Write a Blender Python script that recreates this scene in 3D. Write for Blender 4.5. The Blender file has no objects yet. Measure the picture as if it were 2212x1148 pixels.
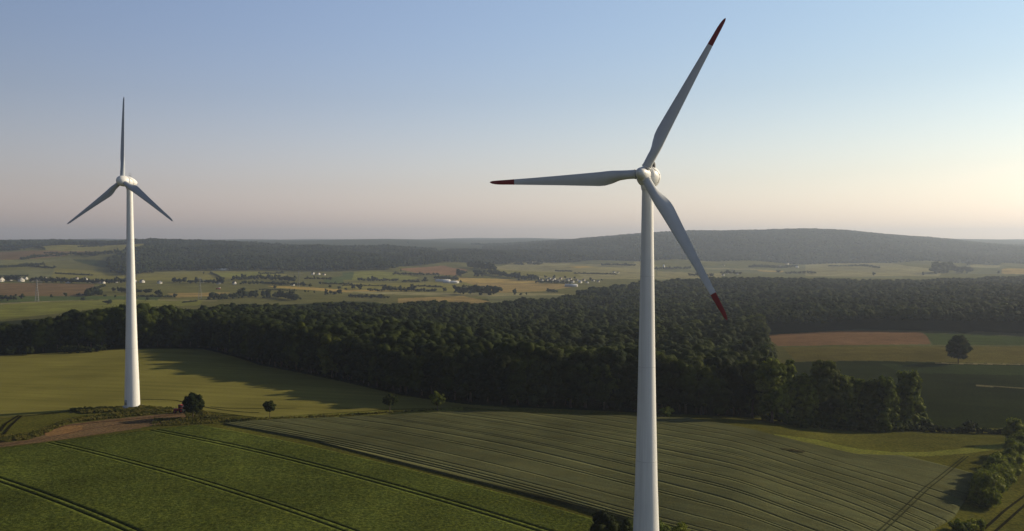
import bpy, math, random
import numpy as np
R = math.radians
scene = bpy.context.scene
COL = scene.collection
# ---------------------------------------------------------------- camera, sky, sun, exposure
cam_d = bpy.data.cameras.new('camera'); cam = bpy.data.objects.new('camera', cam_d); COL.objects.link(cam)
cam.location = (0, 0, 120); cam.rotation_euler = (R(90)-math.atan(54/1900.0), 0, 0)
cam_d.sensor_width = 36; cam_d.lens = 1900/2212*36; cam_d.clip_start = 1; cam_d.clip_end = 80000
scene.camera = cam
SUN_EL, SUN_AZ = R(20.5), R(22)          # azimuth counted from +X towards +Y
world = bpy.data.worlds.new('World'); scene.world = world; world.use_nodes = True
wn = world.node_tree.nodes; wl = world.node_tree.links
sky = wn.new('ShaderNodeTexSky'); sky.sky_type = 'NISHITA'; sky.sun_disc = False
sky.sun_elevation = SUN_EL; sky.sun_rotation = R(90)-SUN_AZ
sky.altitude = 300; sky.air_density = 1.6; sky.dust_density = 1.0; sky.ozone_density = 3.0
# evening sky: softer colour, dimmer overhead and on the side away from the sun
hs = wn.new('ShaderNodeHueSaturation'); hs.inputs['Saturation'].default_value = .55; wl.new(sky.outputs[0], hs.inputs['Color'])
tint = wn.new('ShaderNodeVectorMath'); tint.operation = 'MULTIPLY'; tint.inputs[1].default_value = (.96, 1.09, 1.50); wl.new(hs.outputs[0], tint.inputs[0])
tc = wn.new('ShaderNodeTexCoord')
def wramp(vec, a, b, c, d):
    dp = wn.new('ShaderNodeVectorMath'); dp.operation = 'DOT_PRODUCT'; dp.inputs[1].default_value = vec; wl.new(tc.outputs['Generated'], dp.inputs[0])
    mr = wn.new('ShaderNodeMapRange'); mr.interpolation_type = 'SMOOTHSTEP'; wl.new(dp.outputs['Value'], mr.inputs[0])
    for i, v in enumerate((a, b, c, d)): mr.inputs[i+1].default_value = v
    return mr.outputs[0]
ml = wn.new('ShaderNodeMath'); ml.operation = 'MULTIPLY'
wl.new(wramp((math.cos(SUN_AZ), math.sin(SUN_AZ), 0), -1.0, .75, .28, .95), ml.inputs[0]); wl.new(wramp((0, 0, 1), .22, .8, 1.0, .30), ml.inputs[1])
warm = wn.new('ShaderNodeMix'); warm.data_type = 'RGBA'; warm.blend_type = 'MULTIPLY'; warm.inputs[7].default_value = (1.62, 1.27, 1.07, 1)
wl.new(wramp((0, 0, 1), -.03, .26, 1.0, 0.0), warm.inputs[0]); wl.new(tint.outputs[0], warm.inputs[6])
sunw = wn.new('ShaderNodeMix'); sunw.data_type = 'RGBA'; sunw.blend_type = 'MULTIPLY'; sunw.inputs[7].default_value = (.76, .80, .68, 1)
wl.new(wramp((math.cos(SUN_AZ), math.sin(SUN_AZ), 0), -.1, .9, 0.0, 1.0), sunw.inputs[0]); wl.new(warm.outputs[2], sunw.inputs[6])
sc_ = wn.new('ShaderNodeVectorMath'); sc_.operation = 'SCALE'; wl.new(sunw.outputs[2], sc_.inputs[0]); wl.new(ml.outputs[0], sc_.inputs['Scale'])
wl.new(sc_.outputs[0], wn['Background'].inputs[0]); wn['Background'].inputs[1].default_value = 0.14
sun_d = bpy.data.lights.new('sun', 'SUN'); sun = bpy.data.objects.new('sun', sun_d); COL.objects.link(sun)
sun_d.energy = 5.0; sun_d.angle = R(0.5); sun_d.color = (1.0, 0.82, 0.55)
sd = np.array([math.cos(SUN_EL)*math.cos(SUN_AZ), math.cos(SUN_EL)*math.sin(SUN_AZ), math.sin(SUN_EL)])
sun.location = (300, 120, 300)
import mathutils
sun.rotation_euler = mathutils.Vector(sd).to_track_quat('Z', 'Y').to_euler()
scene.view_settings.view_transform = 'Standard'; scene.view_settings.look = 'None'
scene.view_settings.exposure = 0.0; scene.view_settings.gamma = 1.0
scene.render.engine = 'CYCLES'; scene.cycles.max_bounces = 6; scene.cycles.transparent_max_bounces = 8
scene.cycles.volume_bounces = 0
# ---------------------------------------------------------------- terrain
FPX, PITCH, ZC = 1900.0, math.atan(54/1900.0), 120.0
COLS = np.array([-700,0,300,600,850,1100,1350,1600,1850,2212,2900.])
ROWS = np.array([40,100,160,200,250,300,350,400,450,500,550,650,800,1000,1300,1700,2200,2800,3400,4000,4600,5200,6000,7000,8500,11000,15000,26000.])
TAB = np.array([
 [-72,-72,-71,-70,-70,-70,-70,-70.5,-71,-72,-74,-80,-90,-98,-104,-107,-107,-95,-80,-58,-35,-22,-22,-30,-30,-20,-30,-60],
 [-72,-72,-71,-70,-70,-70,-70,-70.5,-71,-72,-74,-80,-88,-97,-104,-107,-107,-95,-80,-58,-35,-22,-22,-30,-30,12,10,-60],
 [-70,-70,-70,-70,-70,-70,-70,-70,-70.3,-70.6,-71.5,-75,-86,-96,-103,-106,-107,-102,-85,-48,-22,-16,-22,-30,-30,12,10,-60],
 [-69.7,-69.7,-69.7,-69.7,-69.8,-69.5,-70,-70.5,-71,-72,-74,-80,-89,-98,-106,-110,-112,-112,-98,-66,-47,-42,-45,-40,-5,0,20,-60],
 [-69.5,-69.5,-69.5,-69.5,-69.5,-69.5,-70,-71,-72.5,-74.5,-77,-82,-90,-99,-108,-113,-114,-112,-103,-86,-68,-58,-60,-45,12,5,22,-60],
 [-69.3,-69.3,-69.3,-69.3,-69.3,-69.3,-69.8,-72,-75.5,-78.5,-81,-86,-94,-102,-110,-114,-115,-115,-110,-102,-88,-72,-56,-52,-50,5,45,-60],
 [-69,-69,-69,-69,-69,-69,-70.3,-75,-79,-82,-85,-90,-98,-105,-112,-115,-116,-117,-115,-112,-102,-62,6,44,25,10,20,-60],
 [-68,-67.5,-67.5,-67.5,-67.5,-68.6,-72,-78,-82,-84,-86,-90,-95,-101,-108,-113,-117,-120,-122,-122,-116,-72,14,84,55,10,0,-60],
 [-68,-68,-68,-68.5,-70.5,-74,-78,-82,-84,-85,-86,-88,-90.5,-95,-104,-112,-118,-121,-123,-123,-117,-75,10,74,50,10,0,-60],
 [-78,-77,-76,-75.5,-76,-77.5,-80,-83,-85,-86,-87,-89,-92,-95,-100,-108,-115,-118,-122,-124,-119,-100,-78,-58,-48,12,20,-60],
 [-80,-80,-79,-79,-80,-80,-82,-84,-85,-86,-87,-90,-92,-95,-100,-108,-115,-118,-122,-124,-119,-105,-85,-62,-48,12,20,-60]],float)
def _build():
    az = np.arctan((COLS-1106)/FPX); ls = np.log(ROWS)
    A = np.linspace(az[0], az[-1], 260); S = np.linspace(ls[0], ls[-1], 520)
    T = np.array([np.interp(S, ls, r) for r in TAB])
    G = np.array([np.interp(A, az, T[:,j]) for j in range(len(S))]).T
    def blur(g, k, ax):
        ker = np.hanning(k+2)[1:-1]; ker /= ker.sum()
        pad = [(0,0),(0,0)]; pad[ax] = (k//2, k//2)
        return np.apply_along_axis(lambda v: np.convolve(v, ker, 'valid'), ax, np.pad(g, pad, mode='edge'))
    return A, S, blur(blur(G, 15, 0), 13, 1)
GA, GS, GG = _build()
def h(x, y):
    x = np.asarray(x, float); y = np.asarray(y, float)
    r = np.hypot(x, y); a = np.arctan2(x, y)
    lim = 0.73
    d = np.where(np.abs(a) < lim, y, r*math.cos(lim))
    a = np.clip(a, GA[0], GA[-1]); s = np.clip(np.log(np.maximum(d, 1)), GS[0], GS[-1])
    fa = (a-GA[0])/(GA[1]-GA[0]); fs = (s-GS[0])/(GS[1]-GS[0])
    i = np.clip(fa.astype(int), 0, len(GA)-2); j = np.clip(fs.astype(int), 0, len(GS)-2)
    fa = fa-i; fs = fs-j
    z = (GG[i,j]*(1-fa)*(1-fs)+GG[i+1,j]*fa*(1-fs)+GG[i,j+1]*(1-fa)*fs+GG[i+1,j+1]*fa*fs)
    # rolling ground beyond the near fields
    w = np.clip((d-900)/1500, 0, 1)
    z = z + w*(6*np.sin(x/310+y/520)*np.cos(y/410-x/700)+2.5*np.sin(x/140+1)*np.sin(y/190))
    w3 = np.clip((d-2950)/350, 0, 1)*np.clip((5200-d)/300, 0, 1)
    z = z + w3*(4.5*np.sin(x/72+y/210)+5*np.sin(x/168-y/250+1.3)+3*np.sin(y/95+x/300))
    w2 = np.clip((d-4700)/900, 0, 1)
    z = z + w2*(6*np.sin(x/430+2)*np.cos(y/600)+3*np.sin(x/170))
    return z + ZC
def ray(px, py):
    a = (px-1106)/FPX; b = (574-py)/FPX
    y = math.cos(PITCH)+b*math.sin(PITCH); z = -math.sin(PITCH)+b*math.cos(PITCH)
    return np.array([a/y, 1.0, z/y])
def at(px, py, d):
    v = ray(px, py)*d; return np.array([v[0], v[1], v[2]+ZC])
_D = np.exp(np.linspace(math.log(60), math.log(20000), 4000))
def G(px, py, dmin=0):
    v = ray(px, py); f = v[2]*_D+ZC-h(v[0]*_D, _D)
    k = np.where((f < 0) & (_D > dmin))[0]
    if len(k) == 0 or k[0] == 0: return None
    k = k[0]; t = f[k-1]/(f[k-1]-f[k]) if f[k-1] > 0 else 1; d = _D[k-1]+t*(_D[k]-_D[k-1])
    p = v*d; return np.array([p[0], p[1], h(p[0], p[1])])
def proj(x, y, z):
    z = z-ZC; yy = y*math.cos(PITCH)-z*math.sin(PITCH); zz = z*math.cos(PITCH)+y*math.sin(PITCH)
    return 1106+FPX*x/yy, 574-FPX*zz/yy
# ---------------------------------------------------------------- helpers
def link(o, parent=None):
    COL.objects.link(o)
    if parent is not None: o.parent = parent
    return o
def tag(o, label=None, cat=None, group=None, kind=None):
    for k, v in (('label', label), ('category', cat), ('group', group), ('kind', kind)):
        if v: o[k] = v
    return o
def mesh_np(name, V, F, mat=None, smooth=False, col=None, mats=None, midx=None):
    """V (n,3), F (m,k) all faces with k corners (or a list of such arrays)"""
    me = bpy.data.meshes.new(name)
    Fl = F if isinstance(F, list) else [F]
    V = np.asarray(V, np.float32)
    me.vertices.add(len(V)); me.vertices.foreach_set('co', V.ravel())
    loops = np.concatenate([f.ravel() for f in Fl]).astype(np.int32)
    tot = np.concatenate([np.full(len(f), f.shape[1], np.int32) for f in Fl])
    st = np.concatenate([[0], np.cumsum(tot)[:-1]]).astype(np.int32)
    me.loops.add(len(loops)); me.loops.foreach_set('vertex_index', loops)
    me.polygons.add(len(tot)); me.polygons.foreach_set('loop_start', st); me.polygons.foreach_set('loop_total', tot)
    if smooth: me.polygons.foreach_set('use_smooth', np.ones(len(tot), bool))
    if midx is not None: me.polygons.foreach_set('material_index', np.asarray(midx, np.int32))
    me.update(calc_edges=True)
    if col is not None:
        a = me.attributes.new('Col', 'FLOAT_COLOR', 'POINT')
        c = np.ones((len(V), 4), np.float32); c[:, :3] = col; a.data.foreach_set('color', c.ravel())
    for m in (mats or ([mat] if mat else [])): me.materials.append(m)
    return me
def obj(name, me, parent=None, loc=None):
    o = bpy.data.objects.new(name, me); link(o, parent)
    if loc is not None: o.location = loc
    return o
def empty(name, loc, rz=0):
    o = bpy.data.objects.new(name, None); link(o); o.location = loc; o.rotation_euler = (0, 0, rz)
    o.empty_display_size = 1
    return o
def quads_box(cx, cy, cz, sx, sy, sz, rz=0):
    v = np.array([[x, y, z] for z in (-1, 1) for y in (-1, 1) for x in (-1, 1)], float)*np.array([sx, sy, sz])/2
    c, s = math.cos(rz), math.sin(rz)
    v = v @ np.array([[c, s, 0], [-s, c, 0], [0, 0, 1]])
    f = np.array([[0,2,3,1],[4,5,7,6],[0,1,5,4],[2,6,7,3],[0,4,6,2],[1,3,7,5]])
    return v+np.array([cx, cy, cz]), f
class MB:
    def __init__(s): s.V = []; s.F = {}; s.n = 0
    def add(s, v, *fs):
        for f in fs:
            f = np.asarray(f); s.F.setdefault(f.shape[1], []).append(f+s.n)
        s.V.append(np.asarray(v, float)); s.n += len(v); return s
    def box(s, *a, **k): v, f = quads_box(*a, **k); return s.add(v, f)
    def tube(s, p, q, r0, r1=None, n=10, caps=True):
        r1 = r0 if r1 is None else r1
        p, q = np.array(p, float), np.array(q, float); d = q-p; d /= np.linalg.norm(d)
        a = np.cross(d, [0, 0, 1] if abs(d[2]) < .9 else [1, 0, 0]); a /= np.linalg.norm(a); b = np.cross(d, a)
        t = np.arange(n)*2*math.pi/n; ring = np.outer(np.cos(t), a)+np.outer(np.sin(t), b)
        v = np.vstack([p+ring*r0, q+ring*r1, [p], [q]]); i = np.arange(n); j = (i+1) % n
        f = np.stack([i, i+n, j+n, j], 1)
        s.add(v, f)
        if caps:
            s.F.setdefault(3, []).append(np.stack([i, j, np.full(n, 2*n)], 1)+s.n-len(v))
            s.F[3].append(np.stack([j+n, i+n, np.full(n, 2*n+1)], 1)+s.n-len(v))
        return s
    def build(s, name, mat, parent=None, smooth=False, loc=None):
        F = [np.concatenate(f) for f in s.F.values()]
        return obj(name, mesh_np(name, np.vstack(s.V), F, mat, smooth), parent, loc)
def revolve(profile, n=32):
    """profile [(r,z)] bottom to top -> verts, quads around z"""
    t = np.arange(n)*2*math.pi/n; P = np.array(profile, float)
    V = np.stack([np.outer(P[:, 0], np.cos(t)), np.outer(P[:, 0], np.sin(t)), np.outer(P[:, 1], np.ones(n))], -1).reshape(-1, 3)
    i = np.arange(n); j = (i+1) % n
    F = np.concatenate([np.stack([k*n+i, k*n+j, (k+1)*n+j, (k+1)*n+i], 1) for k in range(len(P)-1)])
    return V, F

# ---------------------------------------------------------------- materials
class Mat:
    def __init__(s, name, rough=.8, spec=.2):
        s.m = bpy.data.materials.new(name); s.m.use_nodes = True; s.t = s.m.node_tree; s.n = s.t.nodes; s.l = s.t.links
        s.b = s.n['Principled BSDF']; s.b.inputs['Roughness'].default_value = rough; s.b.inputs['Specular IOR Level'].default_value = spec
    def node(s, typ, **kw):
        n = s.n.new(typ)
        for k, v in kw.items():
            if k in n.inputs.keys(): n.inputs[k].default_value = v
            else: setattr(n, k, v)
        return n
    def coord(s, kind='pos', scale=(1, 1, 1), rotz=0):
        g = s.n.new('ShaderNodeNewGeometry') if kind == 'pos' else s.n.new('ShaderNodeTexCoord')
        mr = s.n.new('ShaderNodeMapping'); mr.inputs['Rotation'].default_value = (0, 0, rotz)
        s.l.new(g.outputs['Position' if kind == 'pos' else 'Object'], mr.inputs[0])
        mp = s.n.new('ShaderNodeMapping'); mp.inputs['Scale'].default_value = scale; s.l.new(mr.outputs[0], mp.inputs[0]); return mp.outputs[0]
    def noise(s, scale, detail=3, rough=.55, vec=None):
        n = s.node('ShaderNodeTexNoise', Scale=scale, Detail=detail, Roughness=rough)
        s.l.new(vec if vec is not None else s.coord(), n.inputs['Vector']); return n.outputs['Fac']
    def remap(s, v, a, b, c, d):
        n = s.n.new('ShaderNodeMapRange'); s.l.new(v, n.inputs[0])
        for i, x in enumerate((a, b, c, d)): n.inputs[i+1].default_value = x
        return n.outputs[0]
    def mix(s, f, a, b, mode='MIX'):
        n = s.n.new('ShaderNodeMix'); n.data_type = 'RGBA'; n.blend_type = mode
        for sock, v in ((n.inputs[0], f), (n.inputs[6], a), (n.inputs[7], b)):
            if isinstance(v, (int, float)): sock.default_value = v
            elif isinstance(v, tuple): sock.default_value = (*v, 1)
            else: s.l.new(v, sock)
        return n.outputs[2]
    def scale(s, colr, v):
        n = s.n.new('ShaderNodeVectorMath'); n.operation = 'SCALE'
        s.l.new(colr, n.inputs[0]); s.l.new(v, n.inputs['Scale']); return n.outputs[0]
    def base(s, c):
        if isinstance(c, tuple): s.b.inputs['Base Color'].default_value = (*c, 1)
        else: s.l.new(c, s.b.inputs['Base Color'])
        return s
    def bump(s, v, strength, dist):
        n = s.node('ShaderNodeBump', Strength=strength, Distance=dist); s.l.new(v, n.inputs['Height']); s.l.new(n.outputs[0], s.b.inputs['Normal']); return s
def plain(name, c, rough=.6, var=.12, sc=1.5, spec=.3, metal=0):
    m = Mat(name, rough, spec); m.b.inputs['Metallic'].default_value = metal
    f = m.remap(m.noise(sc, 4, vec=m.coord('obj')), .3, .7, 1-var, 1+var)
    rgb = m.n.new('ShaderNodeRGB'); rgb.outputs[0].default_value = (*c, 1)
    return m.base(m.scale(rgb.outputs[0], f)).m
def leafmat(name, dark, light, sc=.09, trans=.30, fine=.8, tone=None):
    m = Mat(name, .8, .06)
    f = m.remap(m.noise(sc, 2), .35, .65, 0, 1); c = m.mix(f, dark, light)
    c = m.scale(c, m.remap(m.noise(fine, 3), .3, .7, .78, 1.22) if tone else m.remap(m.noise(fine, 3), .3, .7, .65, 1.35))
    if tone:   # every tree its own shade of green
        if tone == 'attr': a = m.n.new('ShaderNodeAttribute'); a.attribute_name = 'Col'; t = a.outputs['Fac']
        else: a = m.n.new('ShaderNodeObjectInfo'); t = a.outputs['Random']
        c = m.scale(c, m.remap(t, 0, 1, .62, 1.55)); c = m.mix(m.remap(t, .45, 1, 0, .8), c, m.mix(1.0, c, (1.35, 1.12, .75), 'MULTIPLY'))
    m.base(c)
    tr = m.n.new('ShaderNodeBsdfTranslucent'); m.l.new(m.mix(1.0, c, (1.1, 1.25, .55), 'MULTIPLY'), tr.inputs[0])
    ms = m.n.new('ShaderNodeMixShader'); ms.inputs[0].default_value = trans
    m.l.new(m.b.outputs[0], ms.inputs[1]); m.l.new(tr.outputs[0], ms.inputs[2])
    m.l.new(ms.outputs[0], m.n['Material Output'].inputs[0]); return m.m
def cropmat(name, near=True, streak=None, grain=1.0, bump=.6, contrast=.38):
    """crop colour attribute times natural variation (sowing lines, clumps, patches)"""
    m = Mat(name, 1.0, 0.0)
    a = m.n.new('ShaderNodeAttribute'); a.attribute_name = 'Col'; c = a.outputs['Color']
    c = m.scale(c, m.remap(m.noise(.018, 3), .3, .7, .76, 1.24)); c = m.scale(c, m.remap(m.noise(.075, 4, .6), .3, .7, .86, 1.14))
    if near:
        g1 = m.noise(grain, 4, .7); c = m.scale(c, m.remap(g1, .34, .66, 1-contrast, 1+contrast)); c = m.mix(m.remap(g1, .5, .66, 0, .5), c, m.mix(1.0, c, (1.35, 1.15, .8), 'MULTIPLY'))
        g2 = m.noise(.22, 3); c = m.mix(m.remap(g2, .35, .7, 0, .35), c, m.mix(1.0, c, (1.15, .95, .7), 'MULTIPLY'))
        m.bump(g1, bump, .35)
    if streak:
        v = m.coord('pos', (streak[1], .012, 1), streak[0])
        # streaks run along the sowing direction
        st = m.noise(1.0, 4, .6, v); c = m.scale(c, m.remap(st, .3, .7, .78, 1.2))
    return m.base(c).m
def towermat():
    m = Mat('painted_tower', .45, .35); rgb = m.n.new('ShaderNodeRGB'); rgb.outputs[0].default_value = (.80, .80, .79, 1)
    a = m.remap(m.noise(1, 4, .6, m.coord('obj', (1.6, 1.6, .035))), .35, .72, 1.03, .86); b = m.remap(m.noise(.12, 3, .5, m.coord('obj')), .3, .7, .96, 1.03)
    return m.base(m.scale(m.scale(rgb.outputs[0], a), b)).m
ROT = -R(50)      # the sowing direction runs at -40 degrees
M = dict(
 ground=cropmat('ground_cover'), crop=cropmat('leafy_crop', True, None, 1.0, 1.0, .52), cereal=cropmat('cereal', True, (ROT, .55), 2.2, .35, .22),
 soil=cropmat('dirt', True, None, .9, .3),
 white=plain('painted_steel', (.80, .80, .79), .42, .05, .25, .4), blade=plain('blade_gelcoat', (.62, .64, .66), .38, .06, .3, .4), blade_g=plain('blade_grey', (.42, .46, .52), .38, .06, .3, .4),
 red=plain('red_paint', (.24, .018, .018), .45, .1), dark=plain('dark_metal', (.03, .03, .035), .5), grey=plain('grey_metal', (.30, .31, .32), .5, metal=.3),
 seam=plain('rubber_seal', (.04, .04, .04), .8), lamp=plain('dark_glass', (.05, .015, .015), .3),
 bark=plain('bark', (.09, .065, .045), .9, .3, 2.), leaf=leafmat('beech_leaves', (.008, .014, .003), (.046, .060, .010), .06, tone='obj'),
 leaf_b=leafmat('sunlit_leaves', (.046, .066, .010), (.150, .165, .026), .15), leaf_d=leafmat('dark_leaves', (.014, .022, .008), (.036, .044, .014), .035),  # leaf_b has sunlight painted in: a lighter copy for lit trees and bushes
 wall=plain('rendered_wall', (.60, .58, .53), .8, .05), wall_c=plain('cream_wall', (.50, .45, .38), .8, .05), wall_g=plain('grey_wall', (.36, .35, .33), .8, .05),
 roof=plain('roof_tiles', (.16, .075, .05), .7, .2, 3), roof_d=plain('slate_roof', (.07, .07, .075), .5, .15, 3), roof_w=plain('sheet_roof', (.72, .72, .72), .5, .06),
 glass=plain('window_glass', (.03, .04, .05), .15, .05, 1, .5), tyre=plain('tyre', (.025, .025, .025), .85), trailer=plain('grey_paint', (.40, .38, .38), .5))
M['leaf_s'] = leafmat('canopy_leaves', (.008, .015, .003), (.038, .051, .009), .035, tone='attr'); M['leaf_sd'] = leafmat('hill_leaves', (.012, .021, .007), (.036, .048, .014), .012, tone='attr', fine=.05)
M['joint'] = plain('joint_paint', (.70, .70, .69), .5, .05)
M['tower'] = towermat()
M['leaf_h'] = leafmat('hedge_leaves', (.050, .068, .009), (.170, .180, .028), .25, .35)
M['tuft'] = leafmat('rough_grass', (.060, .066, .014), (.17, .145, .035), .2, .3, 1.5)

# ---------------------------------------------------------------- the ground sheet
C = dict(tan2=(.135,.120,.042), dk2=(.022,.032,.012), olive=(.115, .118, .05), bright=(.17, .185, .055), yg=(.17, .165, .06), gold=(.36, .27, .11), tan=(.26, .20, .10), brown=(.15, .105, .07), dk=(.036, .054, .022),
  gg=(.13, .14, .085), dgreen=(.07, .10, .04), rb=(.22,.135,.095), pale=(.24, .23, .15), lt=(.22, .21, .13), wood=(.03, .04, .016), path=(.24, .22, .15), grass=(.12, .125, .035))
POLY = [ # far fields, in the photograph's outline, turned into places on the ground
 ('wood', [(-200,770),(0,768),(130,762),(280,754),(440,754),(500,768),(560,788),(640,803),(740,824),(870,854),(1000,873),(1100,880),(1250,886),(1400,893),(1550,899),(1660,905),(1660,760),(1640,700),(1400,640),(740,652),(0,695),(-200,700)]),
 ('bright', [(-150,655),(0,655),(200,650),(440,648),(430,660),(200,668),(0,692),(-150,700)]), ('path', [(-100,656),(0,655.5),(110,650),(200,646.5),(380,648),(470,650),(470,651),(380,650),(200,648.5),(110,652),(0,658),(-100,659)]),
 ('brown', [(-100,613),(0,612),(205,614),(190,640),(0,640),(-100,642)]), ('dgreen', [(-100,641),(190,640),(350,641),(340,649),(200,648),(0,655),(-100,656)]),
 ('olive', [(215,612),(420,613),(640,618),(600,640),(350,632),(230,630)]), ('tan', [(360,634),(500,632),(470,640),(380,643)]),
 ('gg', [(-100,586),(0,585),(115,582),(118,592),(100,602),(0,602),(-100,602)]), ('yg', [(118,581),(200,585),(270,592),(270,604),(110,602)]),
 ('dk', [(150,560),(210,562),(275,570),(275,588),(200,574)]), ('gg', [(-100,564),(0,562),(150,557),(180,575),(0,579),(-100,580)]), ('olive', [(0,572),(60,568),(140,562),(190,575),(120,580),(0,583)]),
 ('brown', [(-100,546),(0,545),(150,544),(142,553),(0,562),(-100,563)]), ('yg', [(80,531),(330,528),(335,543),(200,546),(100,541)]), ('brown', [(80,542),(215,542),(210,548),(90,548)]),
 ('yg', [(300,587),(400,584),(610,590),(630,597),(500,603),(400,606),(290,608)]), ('bright', [(450,590),(560,588),(600,594),(480,600)]),
 ('gold', [(575,618),(650,620),(740,626),(900,629),(740,632),(620,627)]), ('olive', [(500,622),(600,622),(740,633),(1000,634),(980,660),(860,660),(700,640),(590,640)]),
 ('bright', [(740,589),(790,586),(850,589),(905,600),(890,604),(740,606)]), ('dgreen', [(740,589),(765,588),(760,605),(740,605)]), ('rb', [(862,582),(900,578),(960,574),(1010,584),(990,596),(900,590)]),
 ('yg', [(740,611),(860,612),(990,606),(1060,625),(960,629),(740,626)]), ('dgreen', [(700,602),(742,596),(742,612),(700,612)]),
 ('gold', [(990,600),(1090,603),(1160,608),(1165,612),(1010,611),(985,607)]), ('tan', [(1010,611),(1225,613),(1245,619),(1170,630),(1080,633),(1000,624)]), ('yg', [(960,612),(1010,612),(1080,632),(960,630)]),
 ('pale', [(740,629),(960,633),(1200,634),(1240,637),(1180,642),(1000,640),(800,635)]), ('tan', [(860,645),(1000,640),(1060,652),(1000,661),(860,655)]), ('gg', [(1050,641),(1230,637),(1180,652),(1060,655)]),
 ('lt', [(1040,578),(1110,567),(1260,561),(1380,563),(1420,575),(1420,603),(1200,604),(1080,592)]), ('yg', [(1060,584),(1240,588),(1260,600),(1120,596)]), ('gold', [(1228,577),(1260,575.5),(1285,577.5),(1250,580)]), ('pale', [(1190,564),(1240,560.5),(1260,561.5),(1200,566)]),
 ('gg', [(1240,563),(1370,565),(1370,570),(1230,571)]), ('gg', [(1415,575),(1600,574),(1850,568),(1950,585),(1950,602),(1420,606)]), ('lt', [(1420,586),(1560,590),(1560,600),(1420,604)]), ('gold', [(1635,583.5),(1695,585.5),(1690,588.5),(1640,586.5)]), ('pale', [(1520,579.5),(1620,580.5),(1700,585),(1600,583),(1520,581)]),
 ('lt', [(1740,567),(1850,565),(1980,577),(2035,586),(2030,597),(1740,597)]), ('pale', [(1760,590),(1850,587),(1920,589),(1850,595),(1760,596)]), ('gg', [(2090,574),(2170,574),(2170,592),(2090,592)]), ('pale', [(2095,574),(2150,573),(2160,577),(2095,578)]), ('gold', [(2165,582),(2300,578),(2300,590),(2165,592)]),
 ('yg', [(925,546),(980,541),(1030,538),(1035,542),(960,548)]), ('yg', [(300,531),(345,531),(320,542),(290,545)]),
 ('gg', [(1646,713),(1660,706),(1750,706),(1900,709),(2300,724),(2300,750),(1680,750)]), ('rb', [(1650,725),(1740,717),(1990,718),(2005,730),(2010,744),(1850,746),(1680,748)]), ('dgreen', [(1997,720),(2080,722),(2300,732),(2300,746),(2015,745)]),
 ('tan2', [(1690,751),(1850,750),(2300,748),(2300,787),(1900,779),(1720,781)]), ('dk2', [(1700,783),(1900,780),(2300,789),(2300,925),(1900,925),(1700,905)]), ('dk', [(1900,786),(2300,791),(2300,812),(1950,806)]), ('path', [(2108,832),(2300,842),(2300,845),(2108,834)]), ('path', [(2020,784),(2300,788),(2300,789.5),(2020,786)]),
]
# forest outline on the ground: front edge from the photograph, back edge by distance
FRONT = [(-260,800),(-150,790),(0,766),(70,763),(130,760),(280,752),(440,752),(500,766),(560,786),(640,801),(740,822),(870,852),(1000,870),(1100,877),(1250,884),(1400,891),(1500,897),(1600,902),(1648,905)]
FXY = np.array([G(*p)[:2] for p in FRONT])
def PD(px, d): return np.array([(px-1106)/FPX*d, d])
BACK = [PD(1640,420),PD(1652,520),PD(1640,640),PD(1638,820),PD(1620,960),PD(1560,1250),PD(1400,1420),PD(1250,1450),PD(1150,1330),PD(1000,1200),PD(850,1100),PD(740,1080),PD(600,1080),PD(440,900),PD(300,700),PD(170,640),PD(60,600),PD(0,585),PD(-260,560)]
FOREST = np.vstack([FXY, BACK])
FOREST2 = np.array([PD(1640,960),PD(1640,910),PD(1700,905),PD(1850,925),PD(1980,910),PD(2060,900),PD(2085,880),PD(2110,905),PD(2200,880),PD(2500,860),PD(2700,860),PD(2600,2300),PD(2212,2350),PD(2000,2250),PD(1800,2250),PD(1620,2150),PD(1450,2080),PD(1330,1800),PD(1250,1600),PD(1250,1450),PD(1400,1420),PD(1560,1250)])
def pip(u, v, pu, pv):
    ins = np.zeros(u.shape, bool); n = len(pu); j = n-1
    for i in range(n):
        c = ((pv[i] > v) != (pv[j] > v)) & (u < (pu[j]-pu[i])*(v-pv[i])/(pv[j]-pv[i]+1e-12)+pu[i]); ins ^= c; j = i
    return ins
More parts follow.
